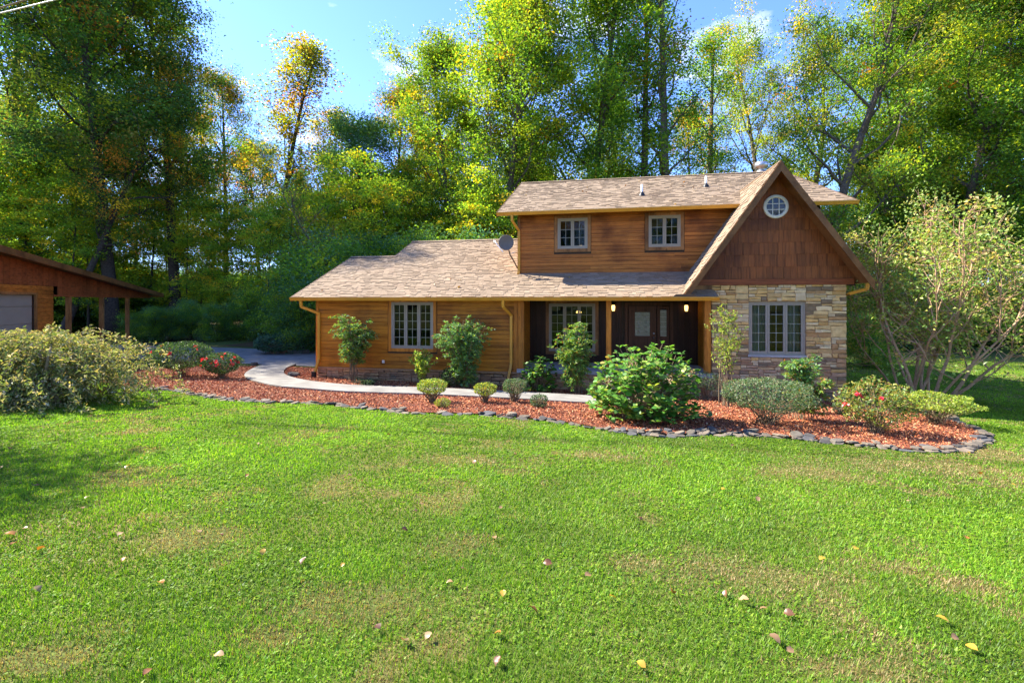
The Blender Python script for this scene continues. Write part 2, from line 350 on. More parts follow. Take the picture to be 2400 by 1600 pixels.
# ------------------------------------------------------------------ the house
YF, YE, YW, YUE, YB = 14.8, 14.3, 16.30, 15.85, 16.6
PM = .4385                                  # roof pitch, rise over run
house = thing('house', (-1.2, 14.8, gz(-1.2, 14.8)), 'brown wooden house with tan shingle roof, porch and stone front under a steep gable', 'house')
rng = np.random.default_rng(3)
def free_rows(x0, x1, z0, z1, holes):
    iv = [(x0, x1)]
    for hx0, hx1, hz0, hz1 in holes:
        if hz0 < (z0+z1)/2 < hz1:
            new = []
            for p, q in iv:
                if hx1 <= p or hx0 >= q: new.append((p, q)); continue
                if hx0 > p: new.append((p, hx0))
                if hx1 < q: new.append((hx1, q))
            iv = new
    return iv
def solid_wall(name, x0, x1, y0, y1, z0, z1, holes, mat, parent):
    zz = sorted({z0, z1, *[h[2] for h in holes], *[h[3] for h in holes]}); a = Acc()
    for p, q in zip(zz[:-1], zz[1:]):
        for l, r in free_rows(x0, x1, p, q, holes): a.box(l, r, y0, y1, p, q)
    return a.build(name, mat, parent)
def boards(wall, x0, x1, y, z0, z1, bh, holes, mat, maxlen=4.2):
    n = round((z1-z0)/bh); bh = (z1-z0)/n
    for r in range(n):
        p, q = z0+r*bh, z0+(r+1)*bh
        for l, rr in free_rows(x0, x1, p, q, holes):
            cut = l
            while cut < rr-1e-3:
                e = min(rr, cut+random.uniform(.55, 1)*maxlen)
                if rr-e < .6: e = rr
                dy = random.uniform(0, .004); a = Acc()
                w = .004; P = [(cut+.002, p+.003), (e-.002, p+.003), (e-.002, q-.003), (cut+.002, q-.003)]
                yb = y; yl = y-.022-dy; yt = y-.012-dy      # bevelled lap board, thicker below
                a.add([(P[0][0], yb, P[0][1]), (P[1][0], yb, P[1][1]), (P[2][0], yb, P[2][1]), (P[3][0], yb, P[3][1]),
                       (P[0][0], yl+.006, P[0][1]), (P[1][0], yl+.006, P[1][1]), (P[1][0], yl, P[1][1]+.006), (P[0][0], yl, P[0][1]+.006), (P[2][0], yt, P[2][1]), (P[3][0], yt, P[3][1])],
                      [(4, 5, 6, 7), (7, 6, 8, 9), (0, 3, 2, 1), (9, 8, 2, 3), (0, 1, 5, 4)][:5])
                a.f.append(np.array([(1, 2, 8), (1, 8, 6), (1, 6, 5), (0, 9, 3), (0, 7, 9), (0, 4, 7)])+a.n-10)
                a.build('plank', mat, wall, loc=((cut+e)/2, y, (p+q)/2)); cut = e
W1 = (-6.83, -5.32, .59, 2.18); WU1 = (-1.21, -.16, 4.07, 5.15); WU2 = (1.92, 2.97, 4.07, 5.15)
WS = (4.67, 6.23, .60, 2.19); WP = (-1.55, .11, .40, 2.12); DO = (1.22, 2.70, .02, 2.12)
lw = solid_wall('left_wing_wall', -9.64, -2.42, YF, YF+.15, -.7, 2.42, [W1], M['wallin'], house); tag(lw, 'golden brown horizontal plank wall')
boards(lw, -9.66, -2.40, YF-.001, -.12, 2.30, .135, [(W1[0]-.14, W1[1]+.14, W1[2]-.14, 3)], M['plank'])
uw = solid_wall('upper_wall', -2.60, 7.30, YW, YW+.15, 2.6, 5.45, [WU1, WU2], M['wallin'], house); tag(uw, 'weathered reddish plank wall of the upper storey')
boards(uw, -2.62, 4.9, YW-.001, 3.19, 5.40, .135, [(WU1[0]-.13, WU1[1]+.13, WU1[2]-.13, WU1[3]+.13), (WU2[0]-.13, WU2[1]+.13, WU2[2]-.13, WU2[3]+.13)], M['plank_up'])
pw = solid_wall('porch_back_wall', -2.4, 3.62, YB, YB+.15, -.1, 3.0, [WP, DO], M['wallin'], house); tag(pw, 'dark brown plank wall at the back of the porch')
xx = -2.38
while xx < 3.6:                                                     # upright boards behind the porch
    w = .19
    for z0, z1 in ([(0, 2.75)] if not (WP[0]-.16 < xx+w/2 < WP[1]+.16 or DO[0]-.12 < xx+w/2 < DO[1]+.12) else ([(0, WP[2]-.12), (2.25, 2.75)] if xx < .5 else [(2.25, 2.75)])):
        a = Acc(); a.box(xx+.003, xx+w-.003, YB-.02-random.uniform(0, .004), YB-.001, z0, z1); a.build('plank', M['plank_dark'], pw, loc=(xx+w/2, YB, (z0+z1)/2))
    xx += w
# side and rear walls, floors, so that rooms are dark
for b in ((-9.66, -9.5, YF+.15, 20.0, -.7, 2.3), (-2.42, -2.25, YF+.151, YB, -.1, 2.3), (3.60, 3.72, YF+.17, YB, -.7, 2.35), (7.15, 7.30, YF+.17, YW-.01, -.9, 2.9), (7.15, 7.30, YW+.16, 24.5, -.9, 5.4), (-2.60, -2.45, YW+.16, 24.5, 2.6, 5.4)):
    Acc().box(*b).build('side_wall', M['plank'], house)
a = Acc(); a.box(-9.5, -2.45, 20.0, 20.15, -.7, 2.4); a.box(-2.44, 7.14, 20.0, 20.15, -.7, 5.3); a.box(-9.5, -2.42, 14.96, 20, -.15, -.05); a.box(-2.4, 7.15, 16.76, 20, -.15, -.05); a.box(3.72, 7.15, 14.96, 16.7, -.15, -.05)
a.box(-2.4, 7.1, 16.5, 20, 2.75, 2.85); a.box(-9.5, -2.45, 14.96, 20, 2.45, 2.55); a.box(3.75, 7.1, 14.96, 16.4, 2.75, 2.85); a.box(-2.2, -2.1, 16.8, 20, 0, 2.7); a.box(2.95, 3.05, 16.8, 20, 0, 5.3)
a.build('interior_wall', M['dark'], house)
# trim on walls
def casing(win, Y, mat, t=.115, parent=None):
    x0, x1, z0, z1 = win
    for b in ((x0-t, x0, z0-t, z1+t), (x1, x1+t, z0-t, z1+t), (x0, x1, z1, z1+t), (x0, x1, z0-t, z0)):
        a = Acc(); a.box(b[0], b[1], Y-.036, Y-.003, b[2], b[3]); a.build('casing', mat, parent)
def window(win, Y, ncas, nr, nc, label, mat=M['frame'], case=True, casemat='trim', depth=.05):
    x0, x1, z0, z1 = win; w = thing('window', ((x0+x1)/2, Y, z0), None, None); w.parent = house; w.location = Vector(np.array(((x0+x1)/2, Y, z0))-wl(house)); w['label'] = label
    if case: casing(win, Y, M[casemat], parent=w)
    f = .045; a = Acc()
    a.box(x0, x0+f, Y-depth+.012, Y+.06, z0, z1); a.box(x1-f, x1, Y-depth+.012, Y+.06, z0, z1); a.box(x0+f, x1-f, Y-depth+.012, Y+.06, z1-f, z1); a.box(x0+f, x1-f, Y-depth+.012, Y+.06, z0, z0+f)
    a.build('frame', mat, w)
    cw = (x1-x0-2*f)/ncas
    for c in range(ncas):
        l = x0+f+c*cw; r = l+cw; s = .058; zb, zt = z0+f, z1-f; a = Acc()
        for b in ((l+.003, l+s, zb+.003, zt-.003), (r-s, r-.003, zb+.003, zt-.003), (l+s, r-s, zt-s, zt-.003), (l+s, r-s, zb+.003, zb+s)): a.box(b[0], b[1], Y-depth+.022, Y+.03, b[2], b[3])
        a.build('sash', mat, w)
        gx0, gx1, g0, g1 = l+s, r-s, zb+s, zt-s; a = Acc(); mw = .0065
        for q in range(1, nc): xq = gx0+(gx1-gx0)*q/nc; a.box(xq-mw, xq+mw, Y-.006, Y+.012, g0, g1)
        for q in range(1, nr): zq = g0+(g1-g0)*q/nr; a.box(gx0, gx1, Y-.0045, Y+.0105, zq-mw, zq+mw)
        a.build('muntin', M['muntin'], w)
        pwid, ph = (gx1-gx0)/nc, (g1-g0)/nr; b = Acc(); b.add([(-pwid/2, 0, -ph/2), (pwid/2, 0, -ph/2), (pwid/2, 0, ph/2), (-pwid/2, 0, ph/2)], [(0, 1, 2, 3)]); pm = b.mesh('pane'); pm.materials.append(M['glass'])
        for p in range(nc):
            for q in range(nr): put('pane', pm, (gx0+pwid*(p+.5), Y+.003, g0+ph*(q+.5)), w, rot=(random.uniform(-.004, .004), 0, random.uniform(-.004, .004)))
    return w
window(W1, YF, 3, 5, 2, 'three part grid window in the golden plank wall', casemat='post')
window(WU1, YW, 2, 3, 2, 'left upper window with a lit lamp behind it', casemat='trim')
window(WU2, YW, 2, 3, 2, 'right upper window near the gable', casemat='trim')
window(WP, YB, 3, 5, 2, 'three part window at the back of the porch', casemat='trim')
ws = window(WS, YF+.06, 3, 5, 2, 'three part window in the stone wall', case=False)
def curtain(x0, x1, y, z0, z1, par):
    n = 40; X = np.linspace(x0, x1, n); Yc = y+.035*np.sin(np.linspace(0, 2*math.pi*(x1-x0)/.11, n)); a = Acc()
    a.add(np.vstack([np.c_[X, Yc, np.full(n, z0)], np.c_[X, Yc, np.full(n, z1)]]), [(q, q+1, n+q+1, n+q) for q in range(n-1)]); return a.build('curtain', M['curtain'], par, smooth=True)
curtain(4.72, 5.22, YF+.3, .62, 2.2, ws); curtain(5.72, 6.2, YF+.3, .62, 2.2, ws)
# a lit lamp seen through the upper window and one in the porch window
for lx, ly, lz, lab in ((-.42, 17.6, 4.28, 'small lit lamp seen through the left upper window'), (-.52, 18.2, 1.78, 'small lit lamp seen through the porch window')):
    t = thing('indoor_lamp', (lx, ly, lz), lab, 'lamp'); Acc().lathe((lx, ly, lz), [(.001, -.05), (.09, -.04), (.11, 0), (.06, .05), (.001, .055)], 12).build('shade', M['bulb'], t, True)
    Acc().tube([(lx, ly, lz+.05), (lx, ly, lz+.95)], .008, 5).build('stem', M['metal'], t)
# door with textured glass and sidelight
d = thing('front_door', (1.75, YB, 0), None, None); d.parent = house; d.location = Vector(np.array((1.75, YB, 0))-wl(house)); d['label'] = 'dark wooden front door with decorative glass and a sidelight'
casing((1.24, 2.68, 0, 2.06), YB, M['door'], .1, d)
def frame4(a, x0, x1, y0, y1, z0, z1, t, tb=None):
    tb = tb or t; a.box(x0, x0+t, y0, y1, z0, z1); a.box(x1-t, x1, y0, y1, z0, z1); a.box(x0+t, x1-t, y0, y1, z1-t, z1); a.box(x0+t, x1-t, y0, y1, z0, z0+tb)
a = Acc(); frame4(a, 1.27, 2.22, YB-.015, YB+.03, .02, 2.04, .22, .97); a.build('door_leaf', M['door'], d)
a = Acc(); frame4(a, 2.25, 2.66, YB-.012, YB+.03, .02, 2.04, .10, .96); a.build('sidelight_frame', M['door'], d)
for (x0, x1, nm) in ((1.49, 2.0, 'door_glass'), (2.35, 2.56, 'sidelight_glass')):
    g = Acc(); g.box(x0, x1, YB+.0, YB+.012, .98, 1.90); g.build(nm, M['frost'], d); a = Acc()
    for z in (1.89, 1.83, 1.66, 1.49, 1.32, 1.15, 1.0): a.box(x0, x1, YB-.008, YB-.001, z-.007, z+.007)
    if x1-x0 > .3:
        for z in (1.66, 1.49, 1.32, 1.15):
            for xq in (x0+.14, x1-.14):
                aa = np.linspace(0, 2*math.pi, 11); a.tube(np.c_[xq+.03*np.cos(aa), np.full(11, YB-.006), z+.03*np.sin(aa)], .006, 4, cap=False)
    a.build('came', M['muntin'], d)
Acc().lathe((2.13, YB-.05, .93), [(.001, -.04), (.03, -.03), (.034, 0), (.02, .02), (.02, .05)], 12, 'y').build('door_knob', M['metal'], d, True)
Acc().lathe((2.13, YB-.03, 1.08), [(.001, -.012), (.03, -.01), (.03, .02)], 12, 'y').build('deadbolt', M['metal'], d, True)
# porch: slab, posts, beam, ceiling
porch = Acc().box(-2.42, 3.62, YF-.16, YB-.02, -.12, 0).build('porch_slab', M['slab'], house)
for x0, x1, y0 in ((-2.40, -2.20, YF-.06), (.44, .60, YF-.04), (3.39, 3.58, YF-.05)):
    a = Acc(); b = .012; P = [(x0+b, y0), (x1-b, y0), (x1, y0+b), (x1, y0+.16), (x0, y0+.16), (x0, y0+b)]
    a.prism([(x, y, .001) for x, y in P], (0, 0, 2.26)); a.build('porch_post', M['post'], house)
Acc().box(-2.19, 3.38, YF-.03, YF+.11, 2.24, 2.46).build('porch_beam', M['trim'], house)
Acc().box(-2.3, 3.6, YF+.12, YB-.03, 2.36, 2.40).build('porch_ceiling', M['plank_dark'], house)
Acc().box(-2.53, -2.405, YF-.034, YF-.002, -.12, 2.28).build('corner_board', M['post'], house)
Acc().box(-9.70, -9.60, YF-.034, YF+.08, -.12, 2.30).build('corner_board', M['post'], house)
Acc().box(-2.66, -2.56, YW-.036, YW+.08, 3.17, 5.3).build('corner_board', M['trim'], house)

# stones -----------------------------------------------------------
def split(x0, x1, z0, z1, out):
    w, h = x1-x0, z1-z0
    big = random.random() < .09
    if (h < .145 and w < random.uniform(.28, .55)) or (big and w < .42 and h < .42) or (w < .2 and h < .26): out.append((x0, x1, z0, z1)); return
    if h > .125 and (h > w*.42 or random.random() < .35 or w < .3):
        t = random.uniform(.32, .68); c = z0+h*t; split(x0, x1, z0, c, out); split(x0, x1, c, z1, out)
    else:
        t = random.uniform(.3, .7); c = x0+w*t; split(x0, c, z0, z1, out); split(c, x1, z0, z1, out)
def stone_piece(x0, x1, z0, z1, y, mat, parent, proud=(.012, .05), g=.007):
    w, h = x1-x0, z1-z0; j = min(.022, .16*h, .16*w)
    P = [(x0+g, z0+g), ((x0+x1)/2+random.uniform(-.2, .2)*w, z0+g), (x1-g, z0+g), (x1-g, (z0+z1)/2), (x1-g, z1-g), ((x0+x1)/2+random.uniform(-.2, .2)*w, z1-g), (x0+g, z1-g), (x0+g, (z0+z1)/2)]
    P = [(px+random.uniform(-j, j)*.7*(1 if k not in (1, 5) else 0), pz+random.uniform(-j, j)*.7) for k, (px, pz) in enumerate(P)]
    cx, cz = (x0+x1)/2, (z0+z1)/2; d = random.uniform(*proud); n = 8; tx, tz = random.uniform(-.03, .03), random.uniform(-.05, .05)
    rim = [(px, y-d*.72-(px-cx)*tx-(pz-cz)*tz, pz) for px, pz in P]
    ins = [(cx+(px-cx)*.86, y-d-(px-cx)*tx-(pz-cz)*tz+random.uniform(-.004, .004), cz+(pz-cz)*.82) for px, pz in P]
    a = Acc(); a.add([(px, y, pz) for px, pz in P]+rim+ins+[(cx, y-d-.004, cz)], [(i, (i+1) % n, n+(i+1) % n, n+i) for i in range(n)]+[(n+i, n+(i+1) % n, 2*n+(i+1) % n, 2*n+i) for i in range(n)])
    a.f.append(np.array([(2*n+i, 2*n+(i+1) % n, 3*n) for i in range(n)])+a.n-25)
    return a.build('stone', mat, parent, loc=(cx, y, cz))
SX0, SX1, SZ1 = 3.60, 7.32, 2.70
st = solid_wall('stone_wall', SX0+.01, SX1-.02, YF+.005, YF+.16, -1.0, SZ1, [WS], M['mortar'], house); tag(st, 'tan ledge stone wall of the gabled wing')
cells = []
for q in ((SX0, WS[0]-.01, .55, SZ1), (WS[1]+.01, SX1, .55, SZ1), (WS[0]-.01, WS[1]+.01, WS[3]+.02, SZ1), (SX0, SX1, -.72, .52)): split(*q, cells)
cells.sort(key=lambda q: -(q[1]-q[0])*(q[3]-q[2]))
for q in cells[:300]: stone_piece(*q, YF+.005, M['stone'] if q[2] > .5 else M['stone_red'] if random.random() < .75 else M['stone'], st)
if len(cells) > 300:
    a = Acc()
    for q in cells[300:]: a.box(q[0]+.006, q[1]-.006, YF-.03, YF+.005, q[2]+.006, q[3]-.006)
    tag(a.build('small_stone', M['stone'], st), kind='stuff')
Acc().box(WS[0]-.03, WS[1]+.03, YF-.05, YF+.05, .535, .598).build('window_sill', M['slab'], ws)
a = Acc(); a.box(5.35, 5.75, YF-.048, YF-.03, -.36, -.16); vent = a.build('foundation_vent', M['black'], house)
for q in range(6): Acc().box(5.37+q*.064, 5.40+q*.064, YF-.06, YF-.047, -.34, -.18).build('slat', M['brown_metal'], vent)
lb = Acc().box(-9.62, -2.42, YF-.0, YF+.12, -.95, -.121).build('foundation_wall', M['mortar'], house); tag(lb, 'low stone foundation under the plank wall')
Acc().box(-9.68, -2.42, YF-.075, YF-.0025, -.165, -.122).build('ledge', M['stone_red'], lb)
cells = []; split(-9.66, -2.42, -.80, -.168, cells)
for q in cells: stone_piece(*q, YF, M['stone_red'], lb)
pb = Acc().box(-2.42, 3.60, YF-.11, YF+.1, -.95, -.121).build('porch_base', M['mortar'], house); tag(pb, 'stone base below the porch slab')
cells = []; split(-2.42, 3.6, -.80, -.13, cells)
for q in cells: stone_piece(*q, YF-.11, M['stone_red'], pb)

# roofs ------------------------------------------------------------
SH = [(.24, .182, .125), (.255, .194, .134), (.222, .168, .116), (.24, .178, .122), (.23, .174, .12), (.268, .206, .144)]
def tab(P0, U, Vv, Nn, u0, u1, v0, t, c, a):
    v1 = v0+.19; t2 = .004
    pts = [P0+u*U+v*Vv+h*Nn for (u, v, h) in ((u0, v0, 0), (u1, v0, 0), (u1, v0, t), (u0, v0, t), (u1, v1, t2), (u0, v1, t2), (u1, v1, 0), (u0, v1, 0))]
    a.add(pts, [(0, 1, 2, 3), (3, 2, 4, 5)], c); b = a.n-8
    a.f.append(np.array([(b+1, b+6, b+4, b+2), (b, b+3, b+5, b+7)]))
single = [0]
tabvar = []
for k in range(12):
    a = Acc(); c = np.array(SH[k % 6])*random.uniform(.92, 1.1); tab(np.zeros(3), np.array([1., 0, 0]), np.array([0, 1., 0]), np.array([0, 0, 1.]), 0, .3, 0, [.007, .022][k % 2], c, a)
    me = a.mesh('shingle'); me.materials.append(M['shingle']); tabvar.append(me)
def shingle_roof(part, P0, U, Vv, rng_fn, vmax, singles=0, skip=None, u_ref=0):
    P0, U, Vv = map(lambda q: np.array(q, float), (P0, U, Vv)); U /= np.linalg.norm(U); Vv /= np.linalg.norm(Vv); Nn = np.cross(U, Vv)
    if Nn[2] < 0: Nn = -Nn
    a = Acc(); done = 0; e = .142; rows = int(vmax/e)
    rot = Matrix((U, Vv, Nn)).transposed().to_euler()
    for r in range(rows):
        v = r*e
        for (ua, ub) in rng_fn(v):
            u = ua-random.uniform(0, .3)
            while u < ub:
                w = random.uniform(.12, .27); u0, u1 = max(u, ua), min(u+w, ub); u += w
                if u1-u0 < .03: continue
                c = np.array(random.choice(SH))*random.uniform(.90, 1.1); t = random.choice((.005, .008, .020, .024))
                if done < singles:
                    me = random.choice(tabvar); o = put('shingle', me, P0+u0*U+v*Vv+Nn*.002, part, rot=rot, scale=((u1-u0-.004)/.3, 1, 1)); done += 1
                else: tab(P0+Nn*.002, U, Vv, Nn, u0+.002, u1-.002, v, t, c, a)
    if a.n: tag(a.build('shingle_field', M['shingle'], part), kind='stuff')
sq = math.sqrt(1+PM*PM); VU = (0, 1, PM)
def deck(name, quad, th=.11, mat=None, par=house):
    q = np.array(quad, float); n = np.cross(q[1]-q[0], q[2]-q[1]); n /= np.linalg.norm(n)
    if n[2] < 0: n = -n
    a = Acc(); a.prism(q-n*.001, -n*th); return a.build(name, mat or M['fascia'], par)
zL = lambda y: 2.34+(y-YE)*PM
zU = lambda y: 5.35+(y-YUE)*PM
XL = -10.33
lowroof = deck('lower_roof', [(XL, YE, zL(YE)), (3.69, YE, zL(YE)), (3.69, YW, zL(YW)), (XL, YW, zL(YW))]); tag(lowroof, 'tan shingle roof over the left wing and porch')
deck('roof_deck', [(XL, YW+.001, zL(YW)), (-2.62, YW+.001, zL(YW)), (-2.62, 18.33, zL(18.33)), (XL, 18.33, zL(18.33))], par=lowroof)
deck('roof_deck', [(-8.33, 18.331, zL(18.33)), (-2.62, 18.331, zL(18.33)), (-2.62, 20.36, zL(20.36)), (-8.33, 20.36, zL(20.36))], par=lowroof)
deck('rear_slope', [(XL, 18.34, zL(18.33)), (-8.33, 18.34, zL(18.33)), (-8.33, 22.2, zL(18.33)-1.7), (XL, 22.2, zL(18.33)-1.7)], par=lowroof)
deck('rear_slope', [(-8.33, 20.37, zL(20.36)), (-2.62, 20.37, zL(20.36)), (-2.62, 26, zL(20.36)-2.47), (-8.33, 26, zL(20.36)-2.47)], par=lowroof)
def lowrng(v):
    y = YE+v/sq; r0 = 0 if y < 18.2 else -8.36-XL; r1 = (3.67-XL) if y < YW-.1 else (-2.63-XL); return [(r0, r1)]
shingle_roof(lowroof, (XL, YE, zL(YE)+.001), (1, 0, 0), VU, lowrng, (20.3-YE)*sq, singles=300)
uproof = deck('upper_roof', [(-3.33, YUE, 5.35), (8.16, YUE, 5.35), (8.16, 21.5, zU(21.5)), (-3.33, 21.5, zU(21.5))]); tag(uproof, 'tan shingle roof over the upper storey')
deck('rear_slope', [(-3.33, 21.51, zU(21.5)), (8.16, 21.51, zU(21.5)), (8.16, 27, zU(21.5)-2.4), (-3.33, 27, zU(21.5)-2.4)], par=uproof)
shingle_roof(uproof, (-3.33, YUE, 5.351), (1, 0, 0), VU, lambda v: [(0, 11.49)], (21.45-YUE)*sq)
def ridge(x0, x1, y, z, par):
    x = x0
    while x < x1:
        w = .3; a = Acc(); l = .012 if True else 0
        a.add([(x, y-.15, z-.045), (x+w, y-.15, z-.052), (x+w, y, z+.014), (x, y, z+.024), (x+w, y+.15, z-.052), (x, y+.15, z-.045)], [(0, 1, 2, 3), (3, 2, 4, 5)], np.array(random.choice(SH))*random.uniform(.9, 1.1))
        b = a.n-6; a.f.append(np.array([(b, b+3, b+5)])); a.build('ridge_cap', M['shingle'], par, loc=(x, y, z)); x += .26
ridge(XL, -8.40, 18.33, zL(18.33)+.03, lowroof); ridge(-8.36, -2.9, 20.36, zL(20.36)+.03, lowroof); ridge(-3.33, 8.0, 21.5, zU(21.5)+.03, uproof)
# rake boards
for x, y0, y1, zf, par in ((XL-.012, YE, 18.33, zL, lowroof), (-8.345, 18.36, 20.36, zL, lowroof), (-3.342, YUE, 21.5, zU, uproof), (8.172, YUE, 21.5, zU, uproof)):
    Acc().bar((x, y0, zf(y0)-.07), (x, y1, zf(y1)-.07), .022, .17).build('rake_board', M['brown_metal'], par)
# gutters: K profile
def gutter(x0, x1, y, z, par):
    prof = [(0, 0), (0, -.11), (-.075, -.11), (-.085, -.075), (-.115, -.03), (-.115, .004), (-.106, .004), (-.106, -.025), (-.07, -.098), (-.008, -.098), (-.008, 0)]
    a = Acc(); n = len(prof); V = [(x, y+p, z+q) for x in (x0, x1) for p, q in prof]
    a.add(V, [(i, (i+1) % n, n+(i+1) % n, n+i) for i in range(n)])
    for x in (x0, x1): a.prism([(x, y+p, z+q) for p, q in prof[:6]], (.004 if x == x0 else -.004, 0, 0))
    return a.build('gutter', M['gold'], par)
g1 = gutter(XL, 3.69, YE-.004, 2.335, house); gutter(-3.33, 4.80, YUE-.004, 5.345, house); gutter(6.05, 8.16, YUE-.004, 5.345, house)
Acc().prism([(2.36, YE-.118, 2.338), (3.06, YE-.118, 2.338), (2.96, YE-.118, 2.42), (2.46, YE-.118, 2.42)], (0, .01, 0)).build('splash_guard', M['brown_metal'], g1)
def downspout(pts, w=.085, d=.06):
    a = Acc(); P = np.array(pts, float)
    for p, q in zip(P[:-1], P[1:]): a.bar(p, q+(q-p)/np.linalg.norm(q-p)*.02, w, d, up=(0, 1, .001) if abs((q-p)[2]) > abs((q-p)[1])*.3 else (0, .3, 1))
    return a.build('downspout', M['gold'], house)
gl_ = float(gz(-9.6, 14.6))
downspout([(-9.93, YE-.06, 2.23), (-9.93, YE-.03, 2.02), (-9.55, YF-.075, 1.78), (-9.55, YF-.075, .18), (-9.62, YF-.2, -.28)]); downspout([(-2.80, YE-.06, 2.23), (-2.80, YE-.03, 2.03), (-2.62, YF-.075, 1.75), (-2.62, YF-.075, .15), (-2.70, YF-.2, -.35)])
downspout([(-2.78, YUE-.06, 5.24), (-2.78, YUE-.04, 5.05), (-2.60, YW-.075, 4.75), (-2.60, YW-.075, 3.32), (-2.62, YW-.12, 3.2)])
downspout([(7.72, YF-.3, 2.72), (7.70, YF-.3, 2.56), (7.42, YF-.02, 2.44), (7.37, YF+.42, 2.36), (7.37, YF+.45, -.5)])
for x, y in ((-9.64, YF-.24), (-2.72, YF-.24)): Acc().box(x-.06, x+.06, y-.06, y+.06, float(gz(x, y)), float(gz(x, y))+.26).build('drain_adapter', M['black'], house)

# the steep gable --------------------------------------------------
GX, GZ, GS, GY = 5.36, 6.26, 1.447, 14.28
gab = thing('gable', (GX, GY, 2.5), None, None); gab.parent = house; gab.location = Vector(np.array((GX, GY, 2.5))-wl(house)); gab['label'] = 'steep front gable with dark shakes and a round window'
BY = 19.2
ll = (2.70, GZ-(GX-2.70)*GS); rl = (7.76, GZ-(7.76-GX)*GS)
ld = deck('gable_slope', [(GX, GY, GZ), (GX, BY, GZ), (ll[0], BY, ll[1]), (ll[0], GY, ll[1])], .1, par=gab)
rd = deck('gable_slope', [(GX+.001, GY, GZ), (GX+.001, BY, GZ), (rl[0], BY, rl[1]), (rl[0], GY, rl[1])], .1, par=gab)
vl = math.hypot(GX-ll[0], GZ-ll[1]); vr = math.hypot(rl[0]-GX, GZ-rl[1])
shingle_roof(ld, (ll[0], GY-.01, ll[1]), (0, 1, 0), (GX-ll[0], 0, GZ-ll[1]), lambda v: [(0, 4.6)], vl-.02)
shingle_roof(rd, (rl[0], GY-.01, rl[1]), (0, 1, 0), (GX-rl[0], 0, GZ-rl[1]), lambda v: [(0, 4.6)], vr-.02)
y = GY-.02
while y < 17.9:
    a = Acc(); a.add([(GX-.10, y, GZ-.11), (GX, y, GZ+.03), (GX+.10, y, GZ-.11), (GX-.10, y+.3, GZ-.118), (GX, y+.3, GZ+.02), (GX+.10, y+.3, GZ-.118)], [(0, 1, 4, 3), (1, 2, 5, 4)], random.choice(SH)); a.build('ridge_cap', M['shingle'], gab); y += .26
ca = math.cos(math.atan(GS)); fw = .27/ca*.62
for sx, e in ((-1, ll), (1, rl)):                                   # barge boards
    Acc().prism([(GX, GY-.018, GZ-.012), (e[0], GY-.018, e[1]-.012), (e[0], GY-.018, e[1]-.012-fw*.9) if sx > 0 else (e[0]+.17, GY-.018, e[1]-.012), (GX, GY-.018, GZ-.012-fw)], (0, -.035, 0)).build('barge_board', M['fascia'], gab)
Acc().prism([(GX, YF-.002, GZ-.25), (ll[0]+.2, YF-.002, ll[1]+.05), (rl[0]-.18, YF-.002, rl[1]-.12)], (0, .1, 0)).build('gable_sheathing', M['wallin'], gab)
def clip(poly, px, pz, nx, nz):
    out = []
    for (a0, b0), (a1, b1) in zip(poly, poly[1:]+poly[:1]):
        d0 = (a0-px)*nx+(b0-pz)*nz; d1 = (a1-px)*nx+(b1-pz)*nz
        if d0 <= 0: out.append((a0, b0))
        if d0*d1 < 0: t = d0/(d0-d1); out.append((a0+(a1-a0)*t, b0+(b1-b0)*t))
    return out
row = 0; z = 2.885
while z < 5.95:
    x = 3.0-random.uniform(0, .2); zt = z+.362
    while x < 7.8:
        w = random.uniform(.13, .34); drop = random.uniform(-.008, .006)
        P = [(x+.002, z+drop), (x+w-.002, z+drop), (x+w-.002, zt+.03), (x+.002, zt+.03)]
        P = clip(P, GX, GZ-.12, GS, 1); P = clip(P, GX, GZ-.12, -GS, 1) if len(P) > 2 else P
        if len(P) > 2:
            if min(math.hypot(px-5.41, pz-5.035) for px, pz in P) > .22 or True:
                a = Acc(); tb = random.uniform(.016, .024)
                P3 = [(px, YF-.003-(tb if pz < z+.05 else .004 if pz > zt else tb*.6), pz) for px, pz in P]; n = len(P)
                a.add(P3+[(px, YF-.003, pz) for px, pz in P], [(i, n+i, n+(i+1) % n, (i+1) % n) for i in range(n)])
                for k in range(1, n-1): a.f.append(np.array([(0, k, k+1)]))
                cx, cz = np.mean([p[0] for p in P]), np.mean([p[1] for p in P]); a.build('shake', M['shake'], gab, loc=(cx, YF, cz))
        x += w
    z = zt
Acc().box(2.98, 7.50, YF-.06, YF-.004, 2.70, 2.875).build('trim_beam', M['trim_red'], gab)
Acc().box(2.95, 3.598, YF-.03, YF+.02, 2.36, 2.698).build('infill_panel', M['trim'], gab)
Acc().prism([(2.84, GY+.01, ll[1]+.06), (2.84, YF-.06, ll[1]+.06), (3.0, YF-.06, ll[1]+.3), (3.0, GY+.01, ll[1]+.3)], (.02, 0, -.014)).build('soffit_strip', M['fascia'], gab)
rw = thing('round_window', (5.41, YF, 5.035), None, None); rw.parent = gab; rw.location = Vector(np.array((5.41, YF, 5.035))-wl(gab)); rw['label'] = 'round white window with a grid in the gable'
Acc().lathe((5.41, YF-.02, 5.035), [(.262, 0), (.262, .03), (.275, .048), (.30, .048), (.315, .04), (.335, .04), (.352, .026), (.352, -.01)], 40, 'y').build('frame', M['white'], rw, True)
a = Acc()
for q in (-.088, .088):
    a.box(5.41+q-.011, 5.41+q+.011, YF-.042, YF-.024, 5.035-.25, 5.035+.25); a.box(5.41-.25, 5.41+.25, YF-.0405, YF-.0255, 5.035+q-.011, 5.035+q+.011)
a.build('muntin', M['white'], rw)
Acc().lathe((5.41, YF-.024, 5.035), [(.001, 0), (.268, 0)], 40, 'y').build('pane', M['glass'], rw); Acc().lathe((5.41, YF-.0225, 5.035), [(.001, 0), (.268, 0)], 40, 'y').build('backing', M['dark'], rw)

